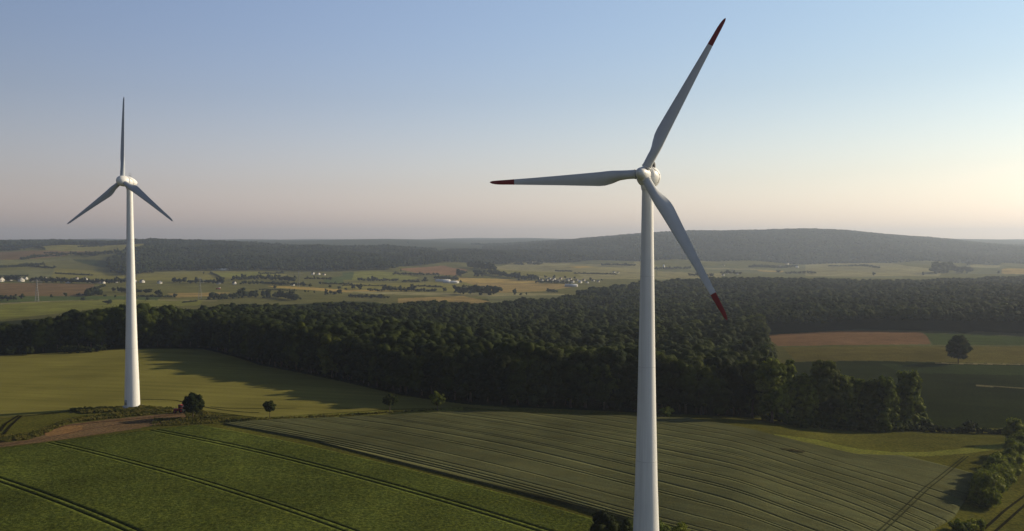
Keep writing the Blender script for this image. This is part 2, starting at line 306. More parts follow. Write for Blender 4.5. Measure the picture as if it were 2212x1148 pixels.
def make_ground():
    fine = np.arange(-R(38), R(38), R(.055)); rest = np.linspace(R(38), R(322), 120)
    A = np.concatenate([fine, rest])
    S = np.exp(np.concatenate([np.arange(math.log(20), math.log(160), .03), np.arange(math.log(160), math.log(9000), .006), np.arange(math.log(9000), math.log(16200), .03)]))
    AA, SS = np.meshgrid(A, S, indexing='ij'); X = SS*np.sin(AA); Y = SS*np.cos(AA); Z = h(X, Y)
    c = np.zeros(X.shape+(3,)); c[:] = C['olive']
    c[SS < 480] = C['grass']
    farw = SS > 5300; c[farw] = C['wood']
    front = Y > 20; U = np.where(front, X/np.maximum(Y, 1), 9); L = np.log(np.maximum(Y, 1))
    for nm, pts in POLY:
        P = [G(px, py) for px, py in pts]; P = [p for p in P if p is not None]
        if len(P) < 3: continue
        P = np.array(P); m = pip(U, L, P[:, 0]/P[:, 1], np.log(P[:, 1])); c[m] = C[nm]
    fp = pip(X, Y, FOREST2[:, 0], FOREST2[:, 1]); c[fp] = C['wood']
    na, ns = len(A), len(S); i = np.arange(na)[:, None]; j = np.arange(ns-1)[None]
    i2 = (i+1) % na
    F = np.stack([i*ns+j, i*ns+j+1, i2*ns+j+1, i2*ns+j], -1).reshape(-1, 4)
    V = np.stack([X, Y, Z], -1).reshape(-1, 3)
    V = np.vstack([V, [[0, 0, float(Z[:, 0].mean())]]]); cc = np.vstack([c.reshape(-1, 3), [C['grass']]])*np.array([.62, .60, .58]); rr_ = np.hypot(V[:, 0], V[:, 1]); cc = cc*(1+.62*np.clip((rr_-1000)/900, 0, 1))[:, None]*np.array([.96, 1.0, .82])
    ctr = len(V)-1; fan = np.stack([np.arange(na)*ns, ((np.arange(na)+1) % na)*ns, np.full(na, ctr)], 1)[:, [1, 0, 2]]
    F = F[:, ::-1]
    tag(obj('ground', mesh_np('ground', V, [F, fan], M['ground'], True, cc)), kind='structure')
make_ground()

# ---------------------------------------------------------------- near fields: raised crop sheets sown in rows, wheel tracks cut down to the soil
N_, T_ = np.array([.643, .766]), np.array([.766, -.643])
def bow(n0): return .0006+.0007*np.clip((n0-185)/40, 0, 1)
def nt(px, py):
    g = G(px, py); n = g[:2]@N_; t = g[:2]@T_; n0 = n
    for _ in range(8): n0 = n+bow(n0)*(t+210)**2
    return n0, t
def crop_field(name, poly, n_lo, n_hi, step, height, tracks, mat, ctop, csoil, seg=2.0, w=.42, rough=.0, seed=0, conv=nt):
    rng = np.random.default_rng(seed)
    P = np.array([conv(*p) if not isinstance(p, np.ndarray) else p for p in poly])
    rows = [(n, 0) for n in np.arange(n_lo, n_hi, step) if all(abs(n-c) > w+.3 for c in tracks)]
    for c in tracks: rows += [(c-w*.62, 0), (c-w*.5, 1), (c+w*.5, 1), (c+w*.62, 0)]
    rows = sorted(r for r in rows if n_lo <= r[0] <= n_hi)
    V = []; F = []; Cc = []; prev = None; base = 0
    edges = []
    for n0, low in rows:
        xs = []
        for k in range(len(P)):
            a, b = P[k], P[(k+1) % len(P)]
            if (a[0] > n0) != (b[0] > n0): xs.append(a[1]+(n0-a[0])/(b[0]-a[0])*(b[1]-a[1]))
        xs.sort(); iv = [(xs[i], xs[i+1]) for i in range(0, len(xs)-1, 2)]
        edges.append((n0, low, iv))
    K = None
    allt = P[:, 1]; K = int((allt.max()-allt.min())/seg)+2
    for n0, low, iv in edges:
        if not iv: prev = None; continue
        t0, t1 = max(iv, key=lambda q: q[1]-q[0])
        t0 += rng.uniform(-.4, .4)*rough
        t = np.linspace(t0, t1, K); n = n0-bow(n0)*(t+210)**2
        XY = n[:, None]*N_+t[:, None]*T_; z = h(XY[:, 0], XY[:, 1])
        hh = np.full(K, .05 if low else height)
        if not low: hh = hh*(1+.03*np.sin(t*.11+n0*.07)+.02*rng.standard_normal(K))
        top = np.column_stack([XY, z+np.maximum(hh, .05)])
        ends = np.array([[*XY[0], z[0]-.3], [*XY[-1], z[-1]-.3]])
        V.append(np.vstack([ends[:1], top, ends[1:]])); Cc.append(np.tile(csoil if low else ctop, (K+2, 1)))
        if prev is not None:
            i = np.arange(K+1); F.append(np.stack([prev+i, prev+i+1, base+i+1, base+i], 1))
        prev = base; base += K+2
    V = np.vstack(V); Cc = np.vstack(Cc)
    # drop the sides of the first and last row to the ground
    for first in (True, False):
        i0 = 0 if first else base-(K+2)
        side = V[i0:i0+K+2].copy(); side[:, 2] = h(side[:, 0], side[:, 1])-.3
        s = len(V); V = np.vstack([V, side]); Cc = np.vstack([Cc, Cc[i0:i0+K+2]*.9])
        i = np.arange(K+1); q = np.stack([i0+i, i0+i+1, s+i+1, s+i], 1); F.append(q[:, ::-1] if first else q)
    return tag(obj(name, mesh_np(name, V, np.concatenate(F), M[mat], True, Cc)), kind='structure')
def A2(x, y): return np.array([x, y])
# leafy green crop at the bottom left
crop_field('leafy_crop_field', [(-150,985),(0,971),(150,952),(300,934),(400,922),(455,917),A2(183,-290),A2(183,-60),A2(60,-60),A2(60,-420)], 60, 183, .7, .30,
  [100.6,102.7,134.8,136.9,166.4,168.5], 'crop', (.060,.078,.017), (.010,.014,.004), 1.6, .45, 1.)
# grey green cereal across the middle
EDGE2 = [(478,917),(540,912),(600,908.5),(740,903.5),(850,898),(1000,890),(1100,893),(1180,898),(1370,901),(1500,907),(1600,922),(1680,945),(1760,964),(1850,984),(2000,988),(2090,982),(2150,972)]
crop_field('cereal_field', EDGE2+[(2100,1060),(2060,1120),(2010,1148),A2(215,-60),A2(186.2,-60)], 186.3, 340, .9, .55,
  [188.6,190.5,192.6,195.2,203.5,215,217,224.5,232,233.8,240.3,242.2,251,256,262,266.5,268.3,275,284,293,301], 'cereal', (.077,.085,.042), (.062,.068,.033), 1.8, .26, 0)
# ---------------------------------------------------------------- ribbons laid on the ground: dirt track, ruts, painted shadow strips, grass strips
def ribbon(name, up, lo, mat, colr, lift, sub=40, conv=True, rows=6, wig=0, label=None):
    def res(pts):
        P = np.array([G(*p)[:2] for p in pts]) if conv else np.array(pts, float)
        d = np.concatenate([[0], np.cumsum(np.hypot(*np.diff(P, axis=0).T))]); t = np.linspace(0, d[-1], sub)
        return np.column_stack([np.interp(t, d, P[:, 0]), np.interp(t, d, P[:, 1])])
    a, b = res(up), res(lo); V = []; rng = np.random.default_rng(5)
    for k in range(rows+1):
        f = k/rows; q = a*(1-f)+b*f
        if wig and k in (0, rows): q = q+rng.uniform(-wig, wig, q.shape)
        V.append(np.column_stack([q, h(q[:, 0], q[:, 1])+lift]))
    V = np.vstack(V); i = np.arange(sub-1)[None]; k = np.arange(rows)[:, None]
    F = np.stack([k*sub+i, (k+1)*sub+i, (k+1)*sub+i+1, k*sub+i+1], -1).reshape(-1, 4)
    Cc = np.tile(colr, (len(V), 1))
    return tag(obj(name, mesh_np(name, V, F, M[mat], True, Cc)), kind='structure')
def rut_or_shadow(pts, w, colr=(.014, .014, .007), lift=.24, name='wheel_rut_or_shadow', sub=40):
    P = np.array([G(*p)[:2] for p in pts]); d = np.gradient(P, axis=0); d /= np.linalg.norm(d, axis=1)[:, None]; nn = np.column_stack([-d[:, 1], d[:, 0]])*w/2
    return ribbon(name, P+nn, P-nn, 'soil', colr, lift, sub, False, 2)
ribbon('dirt_track', [(-200,982),(-60,964),(0,958),(60,951),(105,937),(150,917),(230,907),(330,897),(395,889)], [(-200,990),(-60,974),(0,967),(80,957),(150,948),(220,938),(300,926),(405,905)], 'soil', (.135,.095,.055), .06, 120, rows=10, wig=.4)
ribbon('sandy_patch', [(95,930),(140,919),(178,921)], [(98,943),(150,938),(178,931)], 'soil', (.20,.125,.06), .085, 30, wig=.6)
for a in (((0,934),(12,917),(40,899)), ((8,940),(22,922),(47,899))): rut_or_shadow(a, 1.0)
rut_or_shadow([(300,864),(345,864.5),(380,866),(420,876),(450,882),(480,887),(520,891),(560,893)], .7)
rut_or_shadow([(455,880),(490,883),(560,884),(640,883)], .6); rut_or_shadow([(455,898),(490,899),(515,899)], .8)  # last strip is the slender tree's shadow, painted on the grass
rut_or_shadow([(393,895),(330,902),(260,909),(200,914),(140,921),(60,944),(0,957)], 1.3, (.085,.052,.034), .13)
rut_or_shadow([(398,901),(330,909),(260,917),(180,930),(90,950),(0,964)], .8, (.10,.065,.045), .13)
rut_or_shadow([(130,893),(60,899),(0,903),(-80,910)], .8)  # far tower's cast shadow painted as a dark strip, outer part
rut_or_shadow([(150,893),(200,887),(262,884)], 1.2)  # same painted tower shadow, the part next to its foot
rut_or_shadow([(1899,1152),(2000,1056),(2084,990)], .4, (.030,.034,.016), lift=.75); rut_or_shadow([(1912,1152),(2010,1058),(2092,990)], .4, (.030,.034,.016), lift=.75)
rut_or_shadow([(2120,1150),(2170,1105),(2230,1060)], .7); rut_or_shadow([(2150,1150),(2195,1110),(2240,1070)], .7)
ribbon('meadow_strip', [(1670,938),(1760,950),(1850,970),(1930,978),(2000,978),(2090,968),(2212,950)], [(1676,944),(1760,963),(1850,983),(1930,987),(2000,987),(2090,981),(2212,962)], 'ground', (.12,.135,.03), .12, 80, rows=6, wig=.5)
ribbon('grass_verge', [(455,908),(560,903),(740,893),(850,886),(1000,880)], [(465,915),(560,911),(740,903),(850,897),(1000,889)], 'ground', (.11,.115,.026), .12, 80, rows=6, wig=.5)
# golden green meadow behind
def meadow():
    rng = np.random.default_rng(3)
    up = [(-250,778),(0,770),(130,763),(280,756),(440,756),(500,770),(560,790),(640,805),(740,826),(870,856),(1000,874),(1100,883)]
    lo = [(-250,925),(0,905),(60,899),(130,890),(200,882),(300,877),(420,886),(560,903),(740,892),(850,885),(1000,880),(1100,888)]
    o = ribbon('meadow', up, lo, 'meadow', (.163, .152, .040), .15, 260, rows=70)
    return o
M['meadow'] = cropmat('meadow_grass', True, (R(-8), .0), 1.6, .4)
def meadow_mat():
    m = Mat('meadow_grass_b', 1.0, 0.0); a = m.n.new('ShaderNodeAttribute'); a.attribute_name = 'Col'; c = a.outputs['Color']
    v = m.coord('pos', (.012, .20, 1), R(12)); c = m.scale(c, m.remap(m.noise(1, 4, .6, v), .3, .7, .84, 1.16))
    c = m.scale(c, m.remap(m.noise(.02, 2), .3, .7, .85, 1.15)); g = m.noise(1.6, 3, .6); c = m.scale(c, m.remap(g, .3, .7, .85, 1.15)); m.bump(g, .4, .3)
    return m.base(c).m
M['meadow'] = meadow_mat(); meadow()

# ---------------------------------------------------------------- foliage
def ico(sub):
    t = (1+5**.5)/2
    v = np.array([[-1,t,0],[1,t,0],[-1,-t,0],[1,-t,0],[0,-1,t],[0,1,t],[0,-1,-t],[0,1,-t],[t,0,-1],[t,0,1],[-t,0,-1],[-t,0,1]], float)
    f = [[0,11,5],[0,5,1],[0,1,7],[0,7,10],[0,10,11],[1,5,9],[5,11,4],[11,10,2],[10,7,6],[7,1,8],[3,9,4],[3,4,2],[3,2,6],[3,6,8],[3,8,9],[4,9,5],[2,4,11],[6,2,10],[8,6,7],[9,8,1]]
    v = [x/np.linalg.norm(x) for x in v]
    for _ in range(sub):
        mid = {}; nf = []
        def m(a, b):
            k = (min(a, b), max(a, b))
            if k not in mid: p = v[a]+v[b]; v.append(p/np.linalg.norm(p)); mid[k] = len(v)-1
            return mid[k]
        for a, b, c in f: x, y, z = m(a, b), m(b, c), m(c, a); nf += [[a,x,z],[b,y,x],[c,z,y],[x,y,z]]
        f = nf
    return np.array(v), np.array(f)
ICO = [ico(0), ico(1)]
def dirs(rng, n, zmin=-1):
    z = rng.uniform(zmin, 1, n); a = rng.uniform(0, 2*math.pi, n); r = np.sqrt(1-z*z)
    return np.column_stack([r*np.cos(a), r*np.sin(a), z])
def crown(seed, rx, rz, zc, ncl, nleaf, ls, sub=1, clr=(.26, .40), zmin=-.85, taper=0, core=True, box=0):
    """clumps of leaves set through an uneven ellipsoid; returns verts, tris, quads"""
    rng = np.random.default_rng(seed); V = []; T = []; Q = []; n = 0
    D = dirs(rng, ncl, zmin); rad = rng.uniform(.50, .86, ncl)
    ctr = D*rad[:, None]*np.array([rx, rx, rz])
    if box: ctr[:, :2] *= (1/np.maximum(np.hypot(D[:, 0], D[:, 1]), .3)[:, None])**box
    if taper: ctr[:, :2] *= (1-taper*np.clip(ctr[:, 2:]/rz, -1, 1))
    ctr[:, 2] += zc
    cr = rng.uniform(*clr, ncl)*min(rx, rz)*rng.choice([.8, 1, 1.15], ncl)
    iv, it = ICO[sub]
    lst = [(c, r) for c, r in zip(ctr, cr)]
    if core: lst.append((np.array([0, 0, zc]), None))
    for c, r in lst:
        s = iv*(1+(.16 if sub == 0 else .2)*rng.standard_normal((len(iv), 1)))
        p = s*(np.array([rx, rx, rz])*.62 if r is None else r*np.array([1, 1, .85]))+c
        V.append(p); T.append(it+n); n += len(p)
    if nleaf:
        k = rng.integers(0, ncl, nleaf); d = dirs(rng, nleaf, -.7); out = ctr[k]-np.array([0, 0, zc]); out /= np.linalg.norm(out, axis=1)[:, None]+1e-6
        d = d+out*.7; d /= np.linalg.norm(d, axis=1)[:, None]
        p = ctr[k]+d*(cr[k]*rng.uniform(.9, 1.35, nleaf))[:, None]
        nrm = d+rng.standard_normal((nleaf, 3))*.55; nrm /= np.linalg.norm(nrm, axis=1)[:, None]
        a = np.cross(nrm, rng.standard_normal((nleaf, 3))); a /= np.linalg.norm(a, axis=1)[:, None]; b = np.cross(nrm, a)
        sz = (ls*rng.uniform(.6, 1.3, nleaf))[:, None]
        q = np.stack([p-a*sz*.5, p-b*sz*.35, p+a*sz*.5, p+b*sz*.35], 1).reshape(-1, 3)
        V.append(q); Q = np.arange(nleaf*4).reshape(-1, 4)+n
    return np.vstack(V), np.concatenate(T), (Q if nleaf else np.zeros((0, 4), int))
def trunk_mb(seed, H, r0, spread, base_free):
    rng = np.random.default_rng(seed); m = MB(); lean = rng.uniform(-.02, .02, 2)*H
    pts = [np.array([0, 0, -.5]), np.array([lean[0]*.3, lean[1]*.3, H*.3]), np.array([lean[0], lean[1], H*.62]), np.array([lean[0]*1.4, lean[1]*1.4, H*.85])]
    rr = [r0*1.25, r0*.85, r0*.55, r0*.2]
    for i in range(3): m.tube(pts[i], pts[i+1], rr[i], rr[i+1], 7)
    for k in range(6):
        z0 = rng.uniform(max(base_free, .3*H), .7*H); a = k*1.05+rng.uniform(0, .6); L = spread*rng.uniform(.5, .8)
        p = np.array([lean[0]*z0/H, lean[1]*z0/H, z0]); m.tube(p, p+np.array([math.cos(a)*L, math.sin(a)*L, L*.8]), r0*.35, r0*.10, 5)
    return m
ALLT = []
def add_tree(loc, kidx, s, rz, protos, label, cat, group, name='broadleaf_tree'):
    o = empty(name, loc, rz); o.scale = s; tag(o, label, cat, group)
    cm, tm = protos[kidx]
    obj('crown', cm, o); obj('trunk', tm, o); return o
def proto(seed, H, rx, rz, zc, mat, ncl=34, nleaf=2200, ls=.85, base=.0, r0=.45, **k):
    v, t, q = crown(seed, rx, rz, zc, ncl, nleaf, ls, **k)
    cm = mesh_np('crown', v, [t, q], M[mat])
    mb = trunk_mb(seed+99, H, r0, rx, base); F = [np.concatenate(f) for f in mb.F.values()]
    tm = mesh_np('trunk', np.vstack(mb.V), F, M['bark'], True)
    return cm, tm
# forest trees, unit size: about 26 m high
FP = [proto(10+i, 26, 6.3+.5*(i % 3), 11.3+(i % 4)*.4, 13.2, 'leaf' if i % 3 else 'leaf_d', 50, 4000, .62, taper=.10, zmin=-.97, box=.45) for i in range(7)]

def dist_poly(p, P):
    best = np.full(len(p), 1e9)
    for a, b in zip(P[:-1], P[1:]):
        d = b-a; t = np.clip(((p-a)@d)/(d@d), 0, 1); q = a+t[:, None]*d; best = np.minimum(best, np.hypot(*(p-q).T))
    return best
def scatter(P, sp, seed, jit=.38):
    rng = np.random.default_rng(seed); lo, hi = P.min(0), P.max(0)
    xs = np.arange(lo[0], hi[0], sp); ys = np.arange(lo[1], hi[1], sp*.866)
    X, Y = np.meshgrid(xs, ys); X = X+(np.arange(len(ys)) % 2)[:, None]*sp/2
    p = np.column_stack([X.ravel(), Y.ravel()]); p += rng.uniform(-jit, jit, p.shape)*sp
    return p[pip(p[:, 0], p[:, 1], P[:, 0], P[:, 1])]
def inframe(p, m=260): u = 1106+FPX*p[:, 0]/np.maximum(p[:, 1], 1); return (u > -m) & (u < 2212+m)
GAPS = [[PD(770,820),PD(900,900),PD(1050,960),PD(1230,1080),PD(1330,1260),PD(1300,1330),PD(1200,1150),PD(1040,1030),PD(880,960),PD(760,870)],
 [PD(1330,440),PD(1480,432),PD(1655,425),PD(1655,448),PD(1480,456),PD(1330,462)], [PD(820,560),PD(1000,520),PD(1180,540),PD(1180,560),PD(1000,545),PD(820,585)],
 [PD(1450,620),PD(1655,600),PD(1655,630),PD(1450,655)],[PD(1180,760),PD(1420,800),PD(1420,830),PD(1180,790)],
 [PD(1560,1330),PD(1700,1270),PD(1900,1230),PD(2100,1260),PD(2400,1180),PD(2400,1250),PD(2100,1340),PD(1900,1300),PD(1700,1350),PD(1560,1400)],
 [PD(1350,1700),PD(1600,1640),PD(1800,1700),PD(2050,1640),PD(2400,1700),PD(2400,1800),PD(2050,1740),PD(1800,1810),PD(1600,1740),PD(1350,1780)]]
def degap(p):
    for g in GAPS: g = np.array(g); p = p[~pip(p[:, 0], p[:, 1], g[:, 0], g[:, 1])]
    return p
near = scatter(FOREST, 8.8, 1, .45); near = degap(near[inframe(near)])
edge = np.vstack([FXY, BACK[:5]])
dE = dist_poly(near, edge)
# a first row planted right along the visible edge, closing the wall of foliage
rngF = np.random.default_rng(77); row = []
for a, b in zip(edge[:-1], edge[1:]):
    L = np.hypot(*(b-a)); k = max(1, int(round(L/7.2)))
    for i in range(k): row.append(a+(b-a)*(i+.5)/k+rngF.uniform(-1.3, 1.3, 2))
row = np.array(row); row = row[inframe(row, 60)]+np.array([0, 3.5])
near = near[dE > 4.0]; dE = dE[dE > 4.0]
order = np.argsort(dE*1.0+np.hypot(*near.T)*.012)
NIND = max(0, 262-len(row)); ind = order[:NIND]; restm = np.ones(len(near), bool); restm[ind] = False
indiv = np.vstack([row, near[ind]]); near_rest = near[restm]
def zone(px):
    if px < 275: return 'tall dark broadleaf tree in the forest front left of the far wind turbine tower', 'forest trees left of the far turbine'
    if px < 740: return 'tall broadleaf tree in the forest front behind the shaded meadow', 'forest trees behind the shaded meadow'
    if px < 1390: return 'tall broadleaf tree in the dark forest front left of the near turbine tower', 'forest trees left of the near turbine'
    return 'tall broadleaf tree in the forest front right of the near wind turbine tower', 'forest trees right of the near turbine'
for i, p in enumerate(indiv):
    px = 1106+FPX*p[0]/p[1]; lb, gr = zone(px); k = int(rngF.integers(0, len(FP)))
    s = rngF.uniform(.86, 1.12)*(.82 if i < len(row) and rngF.random() < .25 else 1)
    if px < 160: s *= .8+.2*max(0, px)/160
    if 720 < px < 1180: s *= .90
    w = s*rngF.uniform(.9, 1.12)
    add_tree((p[0], p[1], float(h(*p))-.4), k, (w, w, s), rngF.uniform(0, 6.28), FP, lb, 'tree', gr)
def stamp(name, pts, protos, smin, smax, mat, seed, label, cat, zoff=0, kind='stuff', grow=None):
    """many small crowns written into one mesh"""
    rng = np.random.default_rng(seed); V = []; T = []; Q = []; TN = []; n = 0; tone = np.clip(.55*rng.beta(1.6, 2.6, len(pts))+.45*(.5+.5*np.sin(pts[:, 0]/47+1.3*np.sin(pts[:, 1]/61))*np.sin(pts[:, 1]/53+pts[:, 0]/130)), 0, 1)
    k = rng.integers(0, len(protos), len(pts)); s = rng.uniform(smin, smax, len(pts)); a = rng.uniform(0, 6.28, len(pts))
    s = s*(1+.13*np.sin(pts[:, 0]/38+np.sin(pts[:, 1]/55))*np.sin(pts[:, 1]/45+pts[:, 0]/90))
    if grow is not None: s = s*grow(pts)
    z = h(pts[:, 0], pts[:, 1])+zoff
    for j, (v, t, q) in enumerate(protos):
        m = k == j; c = m.sum()
        if not c: continue
        ca, sa = np.cos(a[m])[:, None], np.sin(a[m])[:, None]; sw = (s[m]*rng.uniform(.88, 1.15, c))[:, None]
        X = (v[None, :, 0]*ca-v[None, :, 1]*sa)*sw+pts[m, 0][:, None]; Y = (v[None, :, 0]*sa+v[None, :, 1]*ca)*sw+pts[m, 1][:, None]; Z = v[None, :, 2]*s[m][:, None]+z[m][:, None]
        V.append(np.stack([X, Y, Z], -1).reshape(-1, 3)); off = (np.arange(c)*len(v)+n)[:, None, None]
        T.append((t[None]+off).reshape(-1, 3))
        if len(q): Q.append((q[None]+off).reshape(-1, 4))
        TN.append(np.repeat(tone[m], len(v)))
        n += c*len(v)
    F = [np.concatenate(T)]+([np.concatenate(Q)] if Q else [])
    o = obj(name, mesh_np(name, np.vstack(V), F, M[mat], True, np.repeat(np.concatenate(TN), 3).reshape(-1, 3))); return tag(o, label, cat, None, kind)
LA = [crown(40+i, 6.3+.5*i, 7.2, 16.0, 26, 320, .5, sub=0, zmin=-.3, clr=(.28,.42)) for i in range(5)]
LB = [crown(50+i, 6.3+.5*i, 6.8, 16.0, 14, 70, .75, sub=0, zmin=-.1, clr=(.32,.48)) for i in range(5)]
LC = [crown(60+i, 6.6+.6*i, 6.8, 15.5, 8, 0, 1, sub=0, zmin=0, clr=(.4,.6)) for i in range(5)]
dn = np.hypot(*near_rest.T)
def grow_near(p):
    u = 1106+FPX*p[:, 0]/p[:, 1]; return np.where(u < 160, .8+.2*np.clip(u, 0, 160)/160, 1)
stamp('forest', near_rest[dn < 720], LA, .84, 1.12, 'leaf_s', 1, 'dense broadleaf forest canopy spreading behind the front row of trees', 'forest', grow=grow_near)
stamp('forest', near_rest[dn >= 720], LB, .82, 1.12, 'leaf_s', 2, 'deeper part of the broadleaf forest canopy dropping towards the valley', 'forest', grow=grow_near)
f2 = scatter(FOREST2, 10.0, 4, .45); f2 = degap(f2[inframe(f2, 200)])
stamp('forest', f2[f2[:, 1] < 1300], LB, .78, 1.1, 'leaf_s', 5, 'dark forest behind the reddish brown field on the right', 'forest')
stamp('forest', f2[f2[:, 1] >= 1300], LC, .78, 1.12, 'leaf_s', 6, 'hazy forest bands stretching across the right middle distance', 'forest')

# ---------------------------------------------------------------- wooded hills
LH = [crown(70+i, 7.5, 9, 10, 3, 0, 1, sub=0, zmin=0, clr=(.45, .6)) for i in range(5)]
HILL1 = np.array([PD(235,3000),PD(262,2650),PD(300,2700),PD(330,2950),PD(600,3060),PD(760,3080),PD(850,3120),PD(880,3500),PD(950,3700),PD(1010,3900),PD(1120,4100),PD(1250,4300),PD(1390,4500),PD(1390,5000),PD(1050,5300),PD(880,5200),PD(600,5300),PD(290,5300),PD(340,4700),PD(300,3900),PD(260,3600),PD(235,3400)])
hp = scatter(HILL1, 15, 8, .6)
clear = np.array([G(*p)[:2] for p in [(925,546),(985,541),(1030,538),(1035,542),(960,549)]])
hp = hp[~pip(hp[:, 0]/hp[:, 1], hp[:, 1], clear[:, 0]/clear[:, 1], clear[:, 1])]
stamp('wooded_hill', hp, LH, .65, 1.4, 'leaf_sd', 9, 'long dark wooded hill in the middle distance behind the valley fields', 'forest')
HILL2 = np.array([PD(-400,4650),PD(60,4700),PD(170,4600),PD(300,4650),PD(420,4900),PD(400,6000),PD(-400,6000)])
stamp('wooded_hill', scatter(HILL2, 18, 10), LH, .8, 1.5, 'leaf_sd', 11, 'dark wooded ridge on the horizon at the far left', 'forest')
HILL3 = np.array([PD(1240,4600),PD(1390,4450),PD(1600,4580),PD(1850,4600),PD(2100,4600),PD(2700,4700),PD(2900,7600),PD(1050,7600),PD(1040,5400)])
LF = [crown(75+i, 8.5, 8, 9, 2, 0, 1, sub=0, zmin=0, clr=(.7, .9), core=False) for i in range(5)]
stamp('wooded_hill', scatter(HILL3, 20, 12, .6), LF, .9, 1.35, 'leaf_sd', 13, 'broad hazy blue wooded ridge rising behind the near turbine on the right', 'forest', zoff=-8)

# ---------------------------------------------------------------- trees one can tell apart
def solo(seed, px, py, w_px, h_px, mat, label, group=None, trunk=.22, ncl=60, nleaf=1800, d=None, name='broadleaf_tree', ls=None, r0=None, zmin=-.85, taper=0, cat='tree', clr=(.20, .32), core=True, box=0):
    g = G(px, py) if d is None else None
    if g is None: x = (px-1106)/FPX*d; g = np.array([x, d, h(x, d)])
    m = g[1]/FPX; W = w_px*m; H = h_px*m; rz = H*(1-trunk)/2*1.08; zc = H*trunk+H*(1-trunk)/2
    cm, tm = proto(seed, H, W/2*1.02, rz, zc, mat, ncl, nleaf, ls or W*.085, base=H*trunk*.8, r0=r0 or max(.12, H*.018), zmin=zmin, taper=taper, clr=clr, core=core, box=box)
    o = empty(name, (g[0], g[1], float(g[2])-.1)); tag(o, label, cat, group); obj('crown', cm, o); obj('trunk', tm, o); return o
solo(201, 417, 903, 44, 55, 'leaf', 'round dense tree with short trunk beside the red tractor on the dirt track', trunk=.17, ncl=120, nleaf=6500, ls=.36, clr=(.16, .24))
solo(202, 583, 905, 27, 40, 'leaf', 'slender little tree with small round crown alone on the grass strip', trunk=.40, nleaf=1900, ls=.34, ncl=60, clr=(.2, .3))
solo(203, 842, 891, 36, 41, 'leaf', 'small dark tree, left one of two at the tip of the golden meadow', trunk=.32, nleaf=1700, ls=.38, ncl=40, clr=(.14, .26), core=False)
solo(204, 945, 889, 36, 44, 'leaf_b', 'small tree, right one of two at the tip of the golden meadow', trunk=.24, nleaf=2200, ls=.38, ncl=46, clr=(.15, .25), core=False)
solo(205, 2070, 786, 54, 62, 'leaf', 'single large tree standing alone in the olive field on the far right', trunk=.12, nleaf=4200, ls=.8, taper=.1, ncl=90, clr=(.14,.24), core=False)
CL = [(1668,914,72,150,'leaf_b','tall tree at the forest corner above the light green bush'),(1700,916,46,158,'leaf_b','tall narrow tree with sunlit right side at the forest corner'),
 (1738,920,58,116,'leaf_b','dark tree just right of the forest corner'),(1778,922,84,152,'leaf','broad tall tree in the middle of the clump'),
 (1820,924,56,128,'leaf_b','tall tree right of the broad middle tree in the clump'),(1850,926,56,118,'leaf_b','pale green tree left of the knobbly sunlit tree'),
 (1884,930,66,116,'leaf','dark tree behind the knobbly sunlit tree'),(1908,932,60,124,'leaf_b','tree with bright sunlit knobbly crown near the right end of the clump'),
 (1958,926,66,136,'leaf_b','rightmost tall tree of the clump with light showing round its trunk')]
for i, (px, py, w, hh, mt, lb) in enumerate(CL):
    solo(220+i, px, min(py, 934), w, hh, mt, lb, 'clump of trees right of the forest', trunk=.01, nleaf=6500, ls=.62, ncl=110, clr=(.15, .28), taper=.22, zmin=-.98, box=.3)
# ---------------------------------------------------------------- bushes and hedges
def bush_thing(name, seed, pts, hgt, wid, mat, label, cat, group=None, step=.55, nleaf=260, ls=.5, world=False, topple=.3, blobs=14, sub=0, zoff=0):
    """a run of shrubs along a line: one thing"""
    rng = np.random.default_rng(seed)
    P = np.array([(p if world else G(*p)[:2]) for p in pts], float)
    if len(P) == 1: S = P
    else:
        d = np.concatenate([[0], np.cumsum(np.hypot(*np.diff(P, axis=0).T))]); n = max(2, int(d[-1]/(wid*step))+1); t = np.linspace(0, d[-1], n)
        S = np.column_stack([np.interp(t, d, P[:, 0]), np.interp(t, d, P[:, 1])])+rng.uniform(-.25, .25, (n, 2))*wid*.5
    mb = MB(); o0 = np.array([S[0, 0], S[0, 1], float(h(*S[0]))])
    for i, q in enumerate(S):
        s = rng.uniform(1-topple, 1+topple); H = hgt*s
        v, t, qq = crown(seed*1000+i, wid*.5*rng.uniform(.85, 1.2), H*.55, H*.48, blobs, nleaf, ls, sub=sub, zmin=-.9)
        mb.add(v+np.array([q[0], q[1], float(h(*q))+zoff])-o0, t)
        if len(qq): mb.F.setdefault(4, []).append(qq+mb.n-len(v))
    o = mb.build(name, M[mat], None, False, tuple(o0)); return tag(o, label, cat, group)
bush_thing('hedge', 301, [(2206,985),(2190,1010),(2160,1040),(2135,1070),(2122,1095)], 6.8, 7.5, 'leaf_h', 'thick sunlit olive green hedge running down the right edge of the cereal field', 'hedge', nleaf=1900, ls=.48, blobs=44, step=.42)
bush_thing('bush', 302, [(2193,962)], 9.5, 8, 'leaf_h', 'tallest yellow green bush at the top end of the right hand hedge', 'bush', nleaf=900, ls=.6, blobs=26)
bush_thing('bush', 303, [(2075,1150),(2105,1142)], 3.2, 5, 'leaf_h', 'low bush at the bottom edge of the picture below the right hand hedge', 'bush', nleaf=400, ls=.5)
bush_thing('hedge', 304, [(1965,930),(2010,933),(2060,935),(2120,937),(2212,938),(2330,940)], 2.6, 5.0, 'leaf', 'low dark hedge along the valley meadow running out of the picture on the right', 'hedge', nleaf=160, ls=.6)
